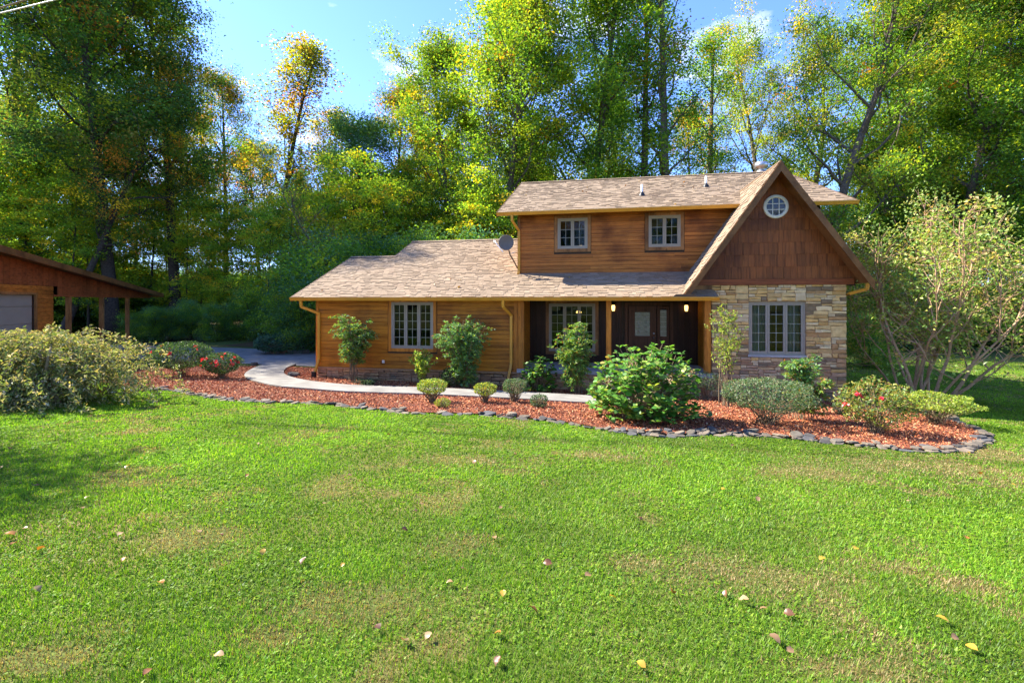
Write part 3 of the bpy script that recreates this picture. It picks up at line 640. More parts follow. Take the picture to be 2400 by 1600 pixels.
# small things fixed to the house
for lx in (.74, 3.20):
    L = thing('wall_lantern', (lx, YB-.02, 1.93), 'lit porch lantern just right of the middle post' if lx < 1 else 'lit porch lantern right of the front door', 'lantern')
    Acc().lathe((lx, YB-.10, 2.10), [(.001, .10), (.03, .08), (.085, .0), (.08, -.02), (.06, -.02)], 12).build('cap', M['black'], L)
    Acc().lathe((lx, YB-.10, 1.95), [(.001, -.09), (.04, -.085), (.055, -.02), (.06, .06), (.05, .12)], 12).build('globe', M['bulb'], L, True)
    Acc().tube([(lx, YB-.02, 2.0), (lx, YB-.05, 2.13), (lx, YB-.10, 2.19)], .012, 6).build('bracket', M['black'], L); Acc().lathe((lx, YB-.10, 1.84), [(.03, .03), (.035, .01), (.012, -.03), (.001, -.05)], 10).build('finial', M['black'], L)
    Acc().box(lx-.05, lx+.05, YB-.03, YB-.021, 1.9, 2.12).build('back_plate', M['black'], L)
Acc().box(-7.17, -7.08, YF-.055, YF-.026, .07, .17).build('outlet_box', M['white'], house)
for px_, y_, h_ in ((1.85, 17.75, .42), (4.4, 18.9, .42)):
    zb = zU(y_); t = thing('vent_pipe', (px_, y_, zb), 'white vent pipe low on the upper roof' if px_ < 3 else 'white vent pipe high on the upper roof near the gable', 'vent pipe')
    Acc().lathe((px_, y_, zb), [(.13, -.04), (.12, .02), (.07, .10), (.045, .14)], 12).build('boot', M['black'], t, True); Acc().lathe((px_, y_, zb), [(.038, .05), (.038, h_), (.030, h_), (.030, h_-.1)], 12).build('pipe', M['pvc'], t, True)
fl = thing('chimney_flue', (7.75, 22.4, 7.2), 'round metal chimney cap behind the gable peak', 'chimney flue')
Acc().lathe((7.6, 22.4, 7.2), [(.2, 0), (.2, .95), (.001, .95)], 16).build('pipe', M['metal'], fl, True); Acc().lathe((7.6, 22.4, 8.15), [(.15, 0), (.15, .12), (.27, .13), (.27, .36), (.001, .40)], 16).build('cap', M['metal'], fl, True)
# satellite dish
dc = np.array((-3.02, 15.95, 4.30)); ds = thing('satellite_dish', (-2.7, 16.2, 3.3), 'grey satellite dish beside the upper wall', 'satellite dish')
prof = [(.001, -.08), (.13, -.072), (.24, -.045), (.32, -.01), (.325, 0), (.31, 0), (.23, -.03), (.12, -.055), (.001, -.062)]
do = Acc().lathe(dc, prof, 28, 'y'); 
o = do.build('reflector', M['dish'], ds, True, loc=dc); o.rotation_euler = (R(-9), 0, R(10)); o.scale = (.84, .9, .88)
Acc().tube([dc+(.05, .06, -.1), dc+(.12, .1, -.42), dc+(.30, .2, -.75), (-2.66, 16.25, 3.4)], .024, 8).build('mast', M['brown_metal'], ds, True)
Acc().tube([dc+(.1, .1, -.4), dc+(.3, .16, -.33), (-2.66, 16.3, 3.95)], .014, 6).build('strut', M['metal'], ds)
Acc().tube([dc+(-.12, .05, -.33), dc+(-.42, .25, .02), dc+(-.5, .35, .12)], .016, 6).build('feed_arm', M['metal'], ds); Acc().lathe(dc+(-.5, .35, .10), [(.001, -.06), (.035, -.05), (.04, .05), (.001, .06)], 10).build('receiver', M['white'], ds)

# ------------------------------------------------------------------ garage with carport, left
gP = np.array([-19.9, 13.8]); gA = R(120.8)                         # the wall corner; local x runs along the face, away from the viewer
gr = thing('garage', (0, 0, 0), 'reddish brown garage with open carport at the left edge', 'garage')
ggz = float(gz(-20., 14.))-.05; rf = lambda x: 2.64+.093*(9.9-x)
deck('roof', [(-9, -.45, rf(-9)), (9.9, -.45, rf(9.9)), (9.9, 7.5, rf(9.9)), (-9, 7.5, rf(-9))], .13, M['brown_metal'], gr)
Acc().bar((-9, -.472, rf(-9)-.10), (9.95, -.472, rf(9.95)-.10), .04, .21).build('barge_board', M['fascia'], gr)
Acc().bar((9.93, -.45, rf(9.9)-.10), (9.93, 7.5, rf(9.9)-.10), .03, .19).build('fascia_board', M['fascia'], gr)
x = -9.
while x < 9.6:                                                      # upright boards in the gable end
    w = .30; a = Acc(); zb = 2.46 if x > .1 else 2.77
    if rf(x+w)-.16 > zb+.02: a.prism([(x+.004, -.02, zb), (x+w-.004, -.02, zb), (x+w-.004, -.02, rf(x+w)-.15), (x+.004, -.02, rf(x)-.15)], (0, .018, 0)); a.build('plank', M['trim_red'], gr, loc=(x, 0, zb))
    x += w
Acc().box(.02, 9.3, -.03, .12, 2.38, 2.455).build('carport_beam', M['trim_red'], gr)
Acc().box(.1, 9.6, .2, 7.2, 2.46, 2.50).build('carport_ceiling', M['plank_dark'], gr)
gw = solid_wall('front_wall', -9, 0, 0, .15, ggz-.1, 2.77, [(-6.2, -1.1, ggz-.2, 2.44)], M['wallin'], gr); Acc().box(-.15, 0, .16, 7.2, ggz, 2.8).build('side_wall', M['plank'], gr)
boards(gw, -1.02, .02, -.001, ggz, 2.76, .16, [], M['plank_up'], 5); boards(gw, -9, -1.02, -.001, 2.5, 2.76, .13, [], M['plank_up'], 5)
gd = Acc().box(-6.2, -1.1, .08, .1, ggz, 2.44).build('garage_door', M['frame'], gr)
for q in range(5): Acc().box(-6.18, -1.12, .05, .079, ggz+q*.6+.01, min(2.43, ggz+q*.6+.59)).build('panel', M['frame'], gd)
Acc().box(-1.1, -1.0, -.05, .06, ggz, 2.5).build('door_casing', M['trim'], gr); Acc().box(-6.3, -1.1, -.05, .06, 2.44, 2.51).build('door_casing', M['trim'], gr)
for x, y in ((1.2, 0), (3.9, 0), (6.6, 0), (6.6, 7.0), (9.2, 7.)): Acc().box(x-.07, x+.07, y-.02, y+.12, ggz-.4, 2.38).build('carport_post', M['trim'], gr)
gr.location = (gP[0], gP[1], 0); gr.rotation_euler = (0, 0, gA)

# ------------------------------------------------------------------ foliage tools
def leaves(acc, P, size, colr, rg, up=.4, aspect=.55, fold=.12, dirs=None):
    n = len(P); nn = rg.normal(size=(n, 3)); nn[:, 2] = np.abs(nn[:, 2])*.6+up*2; nn /= np.linalg.norm(nn, axis=1)[:, None]
    t = rg.normal(size=(n, 3)) if dirs is None else dirs+rg.normal(size=(n, 3))*.25
    t -= (t*nn).sum(1)[:, None]*nn; t /= np.linalg.norm(t, axis=1)[:, None]+1e-9; b = np.cross(nn, t)
    L = np.broadcast_to(np.asarray(size, float), (n,))[:, None]; Wd = L*aspect
    V = np.stack([P-t*L*.5, P+b*Wd*.5-t*L*.06+nn*L*fold, P+t*L*.5-nn*L*.08, P-b*Wd*.5-t*L*.06+nn*L*fold], 1).reshape(-1, 3)
    i = np.arange(n)[:, None]*4
    F = np.concatenate([i+np.array([[0, 2, 1]]), i+np.array([[0, 3, 2]])])
    acc.add(V, F, np.repeat(colr, 4, axis=0))
def pal(rg, n, colors, weights, jit=.25):
    w = np.array(weights, float); k = rg.choice(len(colors), n, p=w/w.sum()); c = np.array(colors)[k]
    return np.clip(c*rg.uniform(1-jit, 1+jit, (n, 1))*rg.uniform(.93, 1.07, (n, 3)), 0, 1)
DG, MG, BG_, LG, YG, YE_, OR, OL, TG = (.048, .105, .024), (.075, .17, .026), (.065, .15, .075), (.15, .27, .022), (.27, .33, .02), (.48, .35, .02), (.38, .17, .02), (.15, .155, .03), (.07, .17, .10)
def wander(p, d, L, k, rg, bend, up, wob=.12):
    P = [np.array(p, float)]; d = np.array(d, float); d /= np.linalg.norm(d)
    for _ in range(k):
        d = d+np.array([0, 0, up])/k+rg.normal(size=3)*wob+bend/k; d /= np.linalg.norm(d); P.append(P[-1]+d*L/k)
    return np.array(P), d
def tree_meshes(seed, h, r, cb, spread, nl, nsub, lpc, clr, leaf, colors, weights, up=.5, lean=(0, 0), el=(15, 60), prof=.7, fork=0, trunk_wob=.03, sub_len=.42, bare=0, flat=.65, low=.15):
    rg = np.random.default_rng(seed); wood_ = Acc(); cl = []
    starts = [(np.zeros(3), np.array([lean[0], lean[1], 1.]), h, r)]
    if fork:
        starts = []; 
        for q in range(fork):
            az = q*2*math.pi/fork+rg.uniform(-.4, .4); starts.append((np.array([math.cos(az), math.sin(az), 0])*r*1.3, np.array([math.cos(az)*rg.uniform(.25, .6), math.sin(az)*rg.uniform(.25, .6), 1.]), h*rg.uniform(.8, 1), r*rg.uniform(.6, 1)))
    for (s0, d0, hh, rr) in starts:
        T, _ = wander(s0-np.array([0, 0, .25]), d0, hh+.25, 12, rg, np.zeros(3), .15, trunk_wob)
        tr_ = rr*np.linspace(1, .12, 13)**.85; tr_[0] *= 1.45; tr_[1] *= 1.08; wood_.tube(T, tr_, 9)
        m_ = max(3, nl//max(1, fork)); ph = rg.uniform(0, 6)
        for q in range(m_):
            tt = (q+rg.uniform(.1, .9))/m_; t = cb+(1-cb)*tt*.98; f = t*12; i0 = min(11, int(f)); p = T[i0]+(T[i0+1]-T[i0])*(f-i0)
            az = ph+q*2.4+rg.uniform(-.5, .5); e = R(el[0]+(el[1]-el[0])*tt+rg.uniform(-12, 12))
            L = spread*(math.sin(math.pi*(low+(.93-low)*tt))**prof)*rg.uniform(.7, 1.15)
            d = np.array([math.cos(az)*math.cos(e), math.sin(az)*math.cos(e), math.sin(e)])
            P, dd = wander(p, d, L, 6, rg, np.zeros(3), up, .13); r0 = max(.02, np.interp(t*12, range(13), tr_)*.5)
            wood_.tube(P, np.linspace(r0, .012, 7), 5, cap=False)
            for j in range(nsub):
                s = rg.uniform(.28, 1) if j else 1.; f2 = s*6; i2 = min(5, int(f2)); pp = P[i2]+(P[i2+1]-P[i2])*(f2-i2); base = P[min(6, i2+1)]-P[i2]
                sd = base/np.linalg.norm(base)+rg.normal(size=3)*.75; sd[2] = sd[2]*.6+.12
                Q, _ = wander(pp, sd, L*sub_len*rg.uniform(.5, 1.1)+.3, 4, rg, np.zeros(3), .1, .2)
                wood_.tube(Q, np.linspace(max(.012, r0*.35), .006, 5), 3, cap=False)
                if rg.random() >= bare: cl.append(Q[4]); 
                if rg.random() >= bare: cl.append(Q[2]+rg.normal(size=3)*.3)
                if rg.random() < .5-bare: cl.append(Q[3]+rg.normal(size=3)*.45)
    cl = np.array(cl); n = len(cl); cc = pal(rg, n, colors, weights, .22); fol = Acc()
    cnt = rg.integers(int(lpc*.5), int(lpc*1.5), n); idx = np.repeat(np.arange(n), cnt); m_ = len(idx)
    rad = clr*rg.uniform(.6, 1.3, n); off = rg.normal(size=(m_, 3))*np.array([1, 1, flat])*rad[idx][:, None]*.62
    cols = np.clip(cc[idx]*rg.uniform(.75, 1.3, (m_, 1)), 0, 1); sw = rg.random(m_) < .12; cols[sw] = pal(rg, int(sw.sum()), colors, weights, .3)
    leaves(fol, cl[idx]+off, leaf*rg.uniform(.65, 1.3, m_), cols, rg, .3, .6)
    return wood_, fol
PROTO = {}
def proto(kind, bark, **kw):
    w, f = tree_meshes(**kw); mw = w.mesh('trunk', smooth=True); mw.materials.append(M[bark]); mf = f.mesh('crown'); mf.materials.append(M['leaf']); PROTO[kind] = (mw, mf, kw['h'])
proto('dark_oak', 'bark_dark', seed=1, h=25, r=.42, cb=.38, spread=6.6, nl=22, nsub=9, lpc=98, clr=.95, leaf=0.194, colors=[DG, MG, OL, YG, OR], weights=[4, 5, 2, 1.2, .2])
proto('olive_oak', 'bark_dark', seed=12, h=25, r=.36, cb=.30, spread=5.6, nl=20, nsub=8, lpc=72, clr=.9, leaf=0.194, colors=[DG, MG, OL, YE_, OR], weights=[2.5, 3, 3, 1.2, .8])
proto('maple', 'bark', seed=3, h=26, r=.36, cb=.18, spread=6.4, nl=30, nsub=9, lpc=84, clr=.9, leaf=0.187, colors=[MG, LG, YG, YE_, OR], weights=[2, 5, 4, .6, .08], el=(20, 65), up=.7)
proto('green_maple', 'bark', seed=4, h=26, r=.36, cb=.2, spread=5.6, nl=28, nsub=9, lpc=80, clr=.9, leaf=0.180, colors=[DG, MG, LG, YG], weights=[1.2, 4, 3, 1.2], el=(25, 68), up=.8)
proto('poplar', 'bark', seed=5, h=30, r=.36, cb=.30, spread=3.3, nl=22, nsub=6, lpc=49, clr=.75, leaf=0.180, colors=[MG, LG, YG, OR], weights=[4, 3, 1.5, .4], el=(35, 70), up=.9, trunk_wob=.012, bare=.12)
proto('gold_oak', 'bark', seed=6, h=26, r=.40, cb=.22, spread=7.4, nl=21, nsub=8, lpc=76, clr=.85, leaf=0.187, colors=[MG, OL, YG, YE_, OR, LG], weights=[3, 2.5, 3.5, .7, .25, 2], el=(20, 62), up=.6, trunk_wob=.05)
proto('gold_slim', 'bark_dark', seed=7, h=24, r=.24, cb=.24, spread=3.6, nl=20, nsub=7, lpc=49, clr=.7, leaf=0.180, colors=[OL, YE_, OR, YG, DG], weights=[4, 1.6, .5, 2, 1.5], el=(35, 72), up=.8, bare=.1)
proto('evergreen', 'bark_dark', seed=8, h=17, r=.25, cb=.10, spread=4.2, nl=34, nsub=9, lpc=68, clr=.8, leaf=0.158, colors=[DG, TG, BG_, MG], weights=[4, 2, 3, 1.5], el=(0, 45), up=.2, low=.4)
proto('sapling', 'bark_dark', seed=9, h=10, r=.085, cb=.22, spread=2.6, nl=18, nsub=7, lpc=49, clr=.62, leaf=0.144, colors=[MG, LG, YG, DG, YE_], weights=[2, 5, 4, 1, .8], el=(0, 45), up=.25, flat=.35)
proto('thicket', 'bark_dark', seed=10, h=5.5, r=.07, cb=.04, spread=2.3, nl=24, nsub=8, lpc=65, clr=.6, leaf=0.122, colors=[DG, TG, BG_, MG, LG, YG], weights=[1, 2, 2, 3, 3, 1.2], fork=3, el=(5, 50), up=.3, low=.35)
proto('bare_tree', 'bark', seed=11, h=9, r=.10, cb=.25, spread=2.2, nl=16, nsub=7, lpc=15, clr=.5, leaf=0.108, colors=[OL, MG], weights=[1, 1], bare=.7, trunk_wob=.1)
NAMES = {'dark_oak': 'oak_tree', 'olive_oak': 'oak_tree', 'maple': 'maple_tree', 'green_maple': 'maple_tree', 'poplar': 'poplar_tree', 'gold_oak': 'oak_tree', 'gold_slim': 'slender_tree', 'evergreen': 'evergreen_tree', 'sapling': 'sapling', 'thicket': 'shrub', 'bare_tree': 'bare_tree'}
CAT = {'sapling': 'sapling', 'thicket': 'shrub'}
def plant_tree(kind, p, h, label, group=None, w=1., rot=None, lean=(0, 0)):
    mw, mf, h0 = PROTO[kind]; k = h/h0; t = thing(NAMES[kind], p, label, CAT.get(kind, 'tree'), group)
    t.rotation_euler = (lean[0], lean[1], random.uniform(0, 6.28) if rot is None else rot); t.scale = (k*w, k*w, k)
    for nm, me in (('trunk', mw), ('crown', mf)):
        o = bpy.data.objects.new(nm, me); col.objects.link(o); o.parent = t
    return t
TREES = [
 ('dark_oak', 70, 35, 27, 1.0, 'dark oak at the far left behind the garage roof'),
 ('dark_oak', 262, 33, 27.5, 1.0, 'tall dark oak with thick trunk, second from the left edge'),
 ('dark_oak', 410, 36, 27.5, .9, 'dark oak whose crown ends at the open blue sky'),
 ('dark_oak', 165, 42, 29, .9, 'tall oak filling the gap between the two leftmost dark oaks'),
 ('olive_oak', 530, 45, 24, .8, 'olive oak low at the left side of the open sky'),
 ('gold_slim', 665, 40, 25, 1.35, 'slender tree with golden brown top against the blue sky'),
 ('gold_slim', 760, 43, 20.5, 1.2, 'lower olive gold tree right of the golden topped one'),
 ('evergreen', 830, 40, 18.5, 1.1, 'dark evergreen left of the gap of sky above the low roof'),
 ('olive_oak', 915, 43, 22, .85, 'round topped olive tree below the gap of sky'),
 ('maple', 1055, 39, 25, 1.05, 'yellow green maple at the right edge of the open sky'),
 ('maple', 1160, 37, 29, 1.0, 'large bright yellow green maple behind the low roof'),
 ('maple', 1275, 41, 31, 1.0, 'tall lime green maple behind the left end of the upper roof'),
 ('green_maple', 1390, 40, 32, 1.1, 'tall deep green maple above the left upper window'),
 ('poplar', 1512, 38, 32, 1.15, 'tall straight poplar trunk above the upper roof, left of the pair'),
 ('poplar', 1556, 36, 33, 1.2, 'tall straight poplar trunk above the upper roof, right of the pair'),
 ('poplar', 1662, 40, 26, 1.3, 'poplar left of the sky gap beside the gable peak'),
 ('green_maple', 1452, 50, 27, .9, 'green maple behind the upper roof, left of the poplar pair'),
 ('olive_oak', 1612, 50, 23.5, .8, 'lower olive oak behind the upper roof, right of the poplar pair'),
 ('gold_oak', 1870, 44, 31, .9, 'tall oak standing behind the big limbed oak'),
 ('maple', 2140, 45, 33, .95, 'tall yellow green maple high above the crape myrtles'),
 ('green_maple', 2270, 40, 31, 1.0, 'tall deep green tree second from the right edge'),
 ('gold_oak', 1795, 47, 33, .78, 'olive gold oak rising behind the gable peak'),
 ('gold_oak', 1905, 31, 27, .84, 'big oak with spreading limbs just right of the gable peak'),
 ('green_maple', 2065, 36, 27.5, 1.0, 'deep green tree above the right end of the upper roof'),
 ('gold_oak', 2215, 33, 27, .9, 'olive gold oak above the crape myrtles'),
 ('green_maple', 2340, 31, 27, 1.0, 'deep green tree near the upper right corner'),
 ('green_maple', 2480, 27, 25, 1.0, 'green tree cut by the right edge of the picture'),
]
for k, px, Z, h, w, lab in TREES: plant_tree(k, far(px, Z), h, lab, w=w)
# the leaning trunk beside the big oak
plant_tree('olive_oak', far(140, 30.5), 21, 'leaning grey trunked oak behind the carport roof', w=.8, rot=1., lean=(R(3), R(17)))
rr_ = random.Random(21)
ORD = 'first second third fourth fifth sixth seventh eighth ninth tenth eleventh twelfth thirteenth fourteenth fifteenth sixteenth seventeenth eighteenth nineteenth twentieth twenty-first twenty-second twenty-third twenty-fourth twenty-fifth twenty-sixth twenty-seventh twenty-eighth twenty-ninth thirtieth thirty-first thirty-second thirty-third thirty-fourth'.split()
def skyline(px):                            # how high the far trees rise
    return np.interp(px, [-300, 500, 600, 760, 850, 1000, 1250, 1450, 1600, 1690, 1760, 1850, 2050, 2700], [260, 300, 380, 400, 430, 300, 330, 430, 440, 520, 520, 400, 330, 330])
for q in range(34):
    px = -260+q*86+rr_.uniform(-25, 25); Z = rr_.uniform(50, 62); h = (705-skyline(px)+rr_.uniform(-50, 25))/FP*Z+2.9
    plant_tree(rr_.choice(['dark_oak', 'green_maple', 'olive_oak', 'poplar', 'maple', 'gold_slim']), far(px, Z), max(9, h), 'tree far back in the woods between nearer trunks, %s from the left' % ORD[q], 'far trees in the woods', w=rr_.uniform(.75, .95))
for q in range(30):
    px = -160+q*46+rr_.uniform(-14, 14); Z = rr_.uniform(31, 42)
    if 1190 < px: continue
    plant_tree('sapling', far(px, Z), rr_.uniform(7.5, 13), 'slim understory tree in the woods left of the house, %s from the left' % ORD[q], 'understory trees left of the house', w=rr_.uniform(.8, 1.15))
for q in range(14):
    px = 1980+q*45+rr_.uniform(-18, 18); Z = rr_.uniform(27, 40)
    plant_tree('sapling', far(px, Z), rr_.uniform(7, 11), 'slim understory tree in the woods right of the house, %s from the left' % ORD[q], 'understory trees right of the house', w=rr_.uniform(.9, 1.25))
for q in range(15):
    px = 340+q*59+rr_.uniform(-15, 15); Z = rr_.uniform(28, 32)
    plant_tree('thicket', far(px, Z), rr_.uniform(1.8, 3.6) if px < 800 else rr_.uniform(5, 7.5), 'dense shrub where the woods begin behind the driveway, %s from the left' % ORD[q], 'shrubs at the edge of the woods', w=rr_.uniform(.9, 1.3))
for q in range(16):
    px = -250+q*38+rr_.uniform(-15, 15); Z = rr_.uniform(36, 44)
    plant_tree('thicket', far(px, Z), rr_.uniform(4, 7), 'dense shrub in the woods behind the garage, %s from the left' % ORD[q], 'shrubs behind the garage', w=rr_.uniform(1, 1.4))
for q in range(12):
    px = 2020+q*50+rr_.uniform(-15, 15); Z = rr_.uniform(29, 36)
    plant_tree('thicket', far(px, Z), rr_.uniform(3, 5), 'dense dark shrub right of the house, %s from the left' % ORD[q], 'shrubs right of the house', w=rr_.uniform(1, 1.5))
for q in range(14):
    plant_tree('thicket', far(90+q*62+rr_.uniform(-20, 20), rr_.uniform(58, 68)), rr_.uniform(6, 9), 'distant shrub deep in the woods left of the house, %s from the left' % ORD[q], 'distant shrubs in the woods', w=1.4)
plant_tree('thicket', far(715, 24.4), 3.6, 'dark shrub just left of the corner of the house', w=1.1)
plant_tree('bare_tree', far(800, 27.5), 9.5, 'grey leafless tree above the low roof'); plant_tree('bare_tree', far(700, 26.5), 7, 'grey leafless tree left of the low roof')
# trees on the far side of the lawn, behind the camera: what the windows mirror
for q in range(11):
    an = R(-150+q*12+rr_.uniform(-3, 3)); d_ = rr_.uniform(30, 42); p = np.array([math.cos(an)*d_+4, math.sin(an)*d_, 0]); p[2] = gz(p[0], p[1])
    plant_tree(rr_.choice(['dark_oak', 'green_maple', 'maple']), p, rr_.uniform(18, 24), 'tree across the lawn behind the viewer', 'trees behind the viewer', w=1.1)
p = np.array([-16.2, 5.3, 0.]); p[2] = gz(p[0], p[1]); plant_tree('sapling', p, 9.8, 'young tree on the lawn, left of the view', w=.9, rot=.5)

# ------------------------------------------------------------------ garden plants
def at(px, py):                             # plants by the house stand clear of its walls
    p, Z = gp(px, py)
    if -10 < p[0] < 7.6 and p[1] > 13.85:
        k = 13.85/p[1]; p = p*k; Z *= k; p[2] = gz(p[0], p[1])
    return p, Z/FP
def dome(rg, n, w, d, h, z0, power=2., lump=.12, shell=.16):
    v = rg.normal(size=(n, 3)); v /= np.linalg.norm(v, axis=1)[:, None]; k = (np.abs(v)**power).sum(1)**(-1/power)
    r = k*(1-np.abs(rg.normal(size=n))*shell)*(1+lump*np.sin(v[:, 0]*5+1)*np.cos(v[:, 1]*4+v[:, 2]*5))
    return v*r[:, None]*np.array([w/2, d/2, h/2])+np.array([0, 0, z0+h/2])
def stems(acc, rg, n, targets, base_r=.06, r=.008, k=5, bow=.15):
    idx = rg.choice(len(targets), n)
    for i in idx:
        b = np.array([rg.normal()*base_r, rg.normal()*base_r, -.05]); t = targets[i]; s = np.linspace(0, 1, k)[:, None]
        P = b+(t-b)*s; P[:, :2] = b[:2]+(t-b)[:2]*(s**(1+bow*4)); P += rg.normal(size=(k, 3))*.02*np.linalg.norm(t)*np.sin(s*math.pi); acc.tube(P, np.linspace(r, r*.4, k), 4, cap=False)
seed_ = [100]
def start(name, px, py, label, cat, group=None):
    p, m_ = at(px, py); p = p+np.array([0, 0, .03]); seed_[0] += 1; return thing(name, p, label, cat, group), m_, np.random.default_rng(seed_[0])
def finish(t, woodA, leafA, wm='twig', lm='leafy', ln='foliage'):
    o = woodA.build('stem', M[wm], None, True); o.parent = t; o = leafA.build(ln, M[lm], None); o.parent = t
def clipped(name, px, py, wpx, hpx, label, colors, weights, leaf=.035, n=2600, power=3, fill=.62, group=None, lump=.08, nst=22, flowers=0, fcol=(.75, .02, .03), depth=.9):
    t, m_, rg = start(name, px, py, label, 'shrub', group); w, h = wpx*m_, hpx*m_; a, b = Acc(), Acc()
    P = dome(rg, n, w, w*depth, h*fill, h*(1-fill), power, lump); P = P[P[:, 2] > h*.12]
    leaves(b, P, leaf*rg.uniform(.7, 1.4, len(P)), pal(rg, len(P), colors, weights, .3), rg, .3, .5)
    stems(a, rg, nst, P, w*.06, .012); stems(a, rg, nst*2, P, w*.05, .006); finish(t, a, b)
    if flowers:
        k = P[(P[:, 2] > h*.5) & (P[:, 1] < w*.1)]; k = k[rg.choice(len(k), min(flowers, len(k)))]
        for c in k:
            f = Acc(); q = c+np.array([0, -.02, .02])+rg.normal(size=(9, 3))*.02; leaves(f, q, .055*rg.uniform(.8, 1.3, 9), pal(rg, 9, [fcol, (.8, .06, .10)], [2, 1], .2), rg, .2, .9); o = f.build('flower', M['petal']); o.parent = t
    return t
def nandina(px, py, wpx, hpx, label, colors, weights, canes=16, bare=.38, flare=1., leanx=0., fr=19):
    t, m_, rg = start('nandina', px, py, label, 'shrub'); w, h = wpx*m_, hpx*m_; a, b = Acc(), Acc()
    for c in range(canes):
        az = rg.uniform(0, 6.28); rr = math.sqrt(rg.uniform(.02, 1))*w*.40*flare; hh = h*rg.uniform(.62, .95)*(1-.15*(rr/(w*.5))**2); top = np.array([math.cos(az)*rr+leanx*w*rg.uniform(.5, 1), math.sin(az)*rr*.8, hh]); bs = np.array([rg.normal()*.10, rg.normal()*.07, -.05])
        s = np.linspace(0, 1, 7)[:, None]; P = bs+(top-bs)*s; P[:, :2] = bs[:2]+(top-bs)[:2]*s**1.6; a.tube(P, np.linspace(.011, .005, 7), 4, cap=False)
        for q in range(fr):
            s_ = bare+(1-bare)*rg.uniform(0, 1)**.7; p = np.array([np.interp(s_, s[:, 0], P[:, k]) for k in range(3)]); az2 = rg.uniform(0, 6.28); L = rg.uniform(.16, .30)*h*.55
            d = np.array([math.cos(az2), math.sin(az2), rg.uniform(.1, .7)]); Q, dd = wander(p, d, L, 4, rg, np.zeros(3), -.75, .12); a.tube(Q, np.linspace(.004, .002, 5), 3, cap=False)
            k = 26; f = rg.uniform(.25, 1.05, k)*4; i0 = np.minimum(3, f.astype(int)); base = Q[i0]+(Q[i0+1]-Q[i0])*(f-i0)[:, None]; dr = (Q[i0+1]-Q[i0]); dr /= np.linalg.norm(dr, axis=1)[:, None]
            sd = np.cross(dr, [0, 0, 1.])*rg.choice([-1, 1], k)[:, None]; dv = dr*.7+sd*.9
            leaves(b, base+dv*.035+rg.normal(size=(k, 3))*.025, rg.uniform(.06, .11, k), pal(rg, k, colors, weights, .25), rg, .45, .40, .06, dv)
    finish(t, a, b); return t
NG = [(.10, .24, .045), (.18, .34, .055), (.11, .23, .11), (.32, .42, .06), (.48, .22, .06)]
def leafy_upright(name, px, py, wpx, hpx, label, colors, weights, canes=10, leaf=.07, low=.35, per=34, aspect=.5, up=.2, twigs=3):
    t, m_, rg = start(name, px, py, label, 'shrub'); w, h = wpx*m_, hpx*m_; a, b = Acc(), Acc()
    for c in range(canes):
        az = rg.uniform(0, 6.28); rr = rg.uniform(.1, 1)*w*.42; top = np.array([math.cos(az)*rr, math.sin(az)*rr*.8, h*rg.uniform(.68, 1.)-rr*.25]); bs = np.array([rg.normal()*.07, rg.normal()*.05, -.05]); s = np.linspace(0, 1, 8)[:, None]
        P = bs+(top-bs)*s; P[:, :2] = bs[:2]+(top-bs)[:2]*s**1.7; P[1:-1] += rg.normal(size=(6, 3))*.02; a.tube(P, np.linspace(.012, .004, 8), 5, cap=False); lines = [P]
        for q in range(twigs):
            i = rg.integers(3, 7); Q, _ = wander(P[i], np.array([rg.normal(), rg.normal(), 1.]), h*.22*rg.uniform(.5, 1), 4, rg, np.zeros(3), .3, .15); a.tube(Q, np.linspace(.005, .002, 5), 3, cap=False); lines.append(Q)
        for Ln in lines:
            k = per if Ln is P else per//2; f = rg.uniform(low if Ln is P else .15, 1, k)*(len(Ln)-1); i0 = np.minimum(len(Ln)-2, f.astype(int)); base = Ln[i0]+(Ln[i0+1]-Ln[i0])*(f-i0)[:, None]
            d = rg.normal(size=(k, 3)); d[:, 2] = np.abs(d[:, 2])*.7; d /= np.linalg.norm(d, axis=1)[:, None]; leaves(b, base+d*leaf*.6, leaf*rg.uniform(.6, 1.3, k), pal(rg, k, colors, weights, .25), rg, up, aspect, .1, d)
    finish(t, a, b); return t
# hydrangea leaf: an ovate blade with a channelled midrib
def ovate():
    a = Acc(); s = np.array([0, .22, .5, .78, 1.]); wd = np.array([.05, .30, .36, .22, .01]); V = []
    for si, wi in zip(s, wd):
        zc = .16*math.sin(si*2.2)-.10*si*si
        for sg in (-1, 0, 1): V.append((sg*wi, si, zc+(.05 if sg else 0)*(1-si)))
    F = [(3*i+k, 3*i+k+1, 3*i+k+4, 3*i+k+3) for i in range(4) for k in (0, 1)]; return np.array(V), np.array(F)
OV, OF = ovate()
HC = [(.065, .19, .028), (.10, .26, .035), (.16, .34, .045), (.28, .39, .07), (.36, .31, .08)]; HW = [3, 4, 3, 1.5, .5]
hyd_var = []
for k in range(14):
    a = Acc(); rg = np.random.default_rng(k); a.add(OV, OF, pal(rg, 1, HC, HW, .15)); me = a.mesh('leaf', smooth=True); me.materials.append(M['leafy']); hyd_var.append(me)
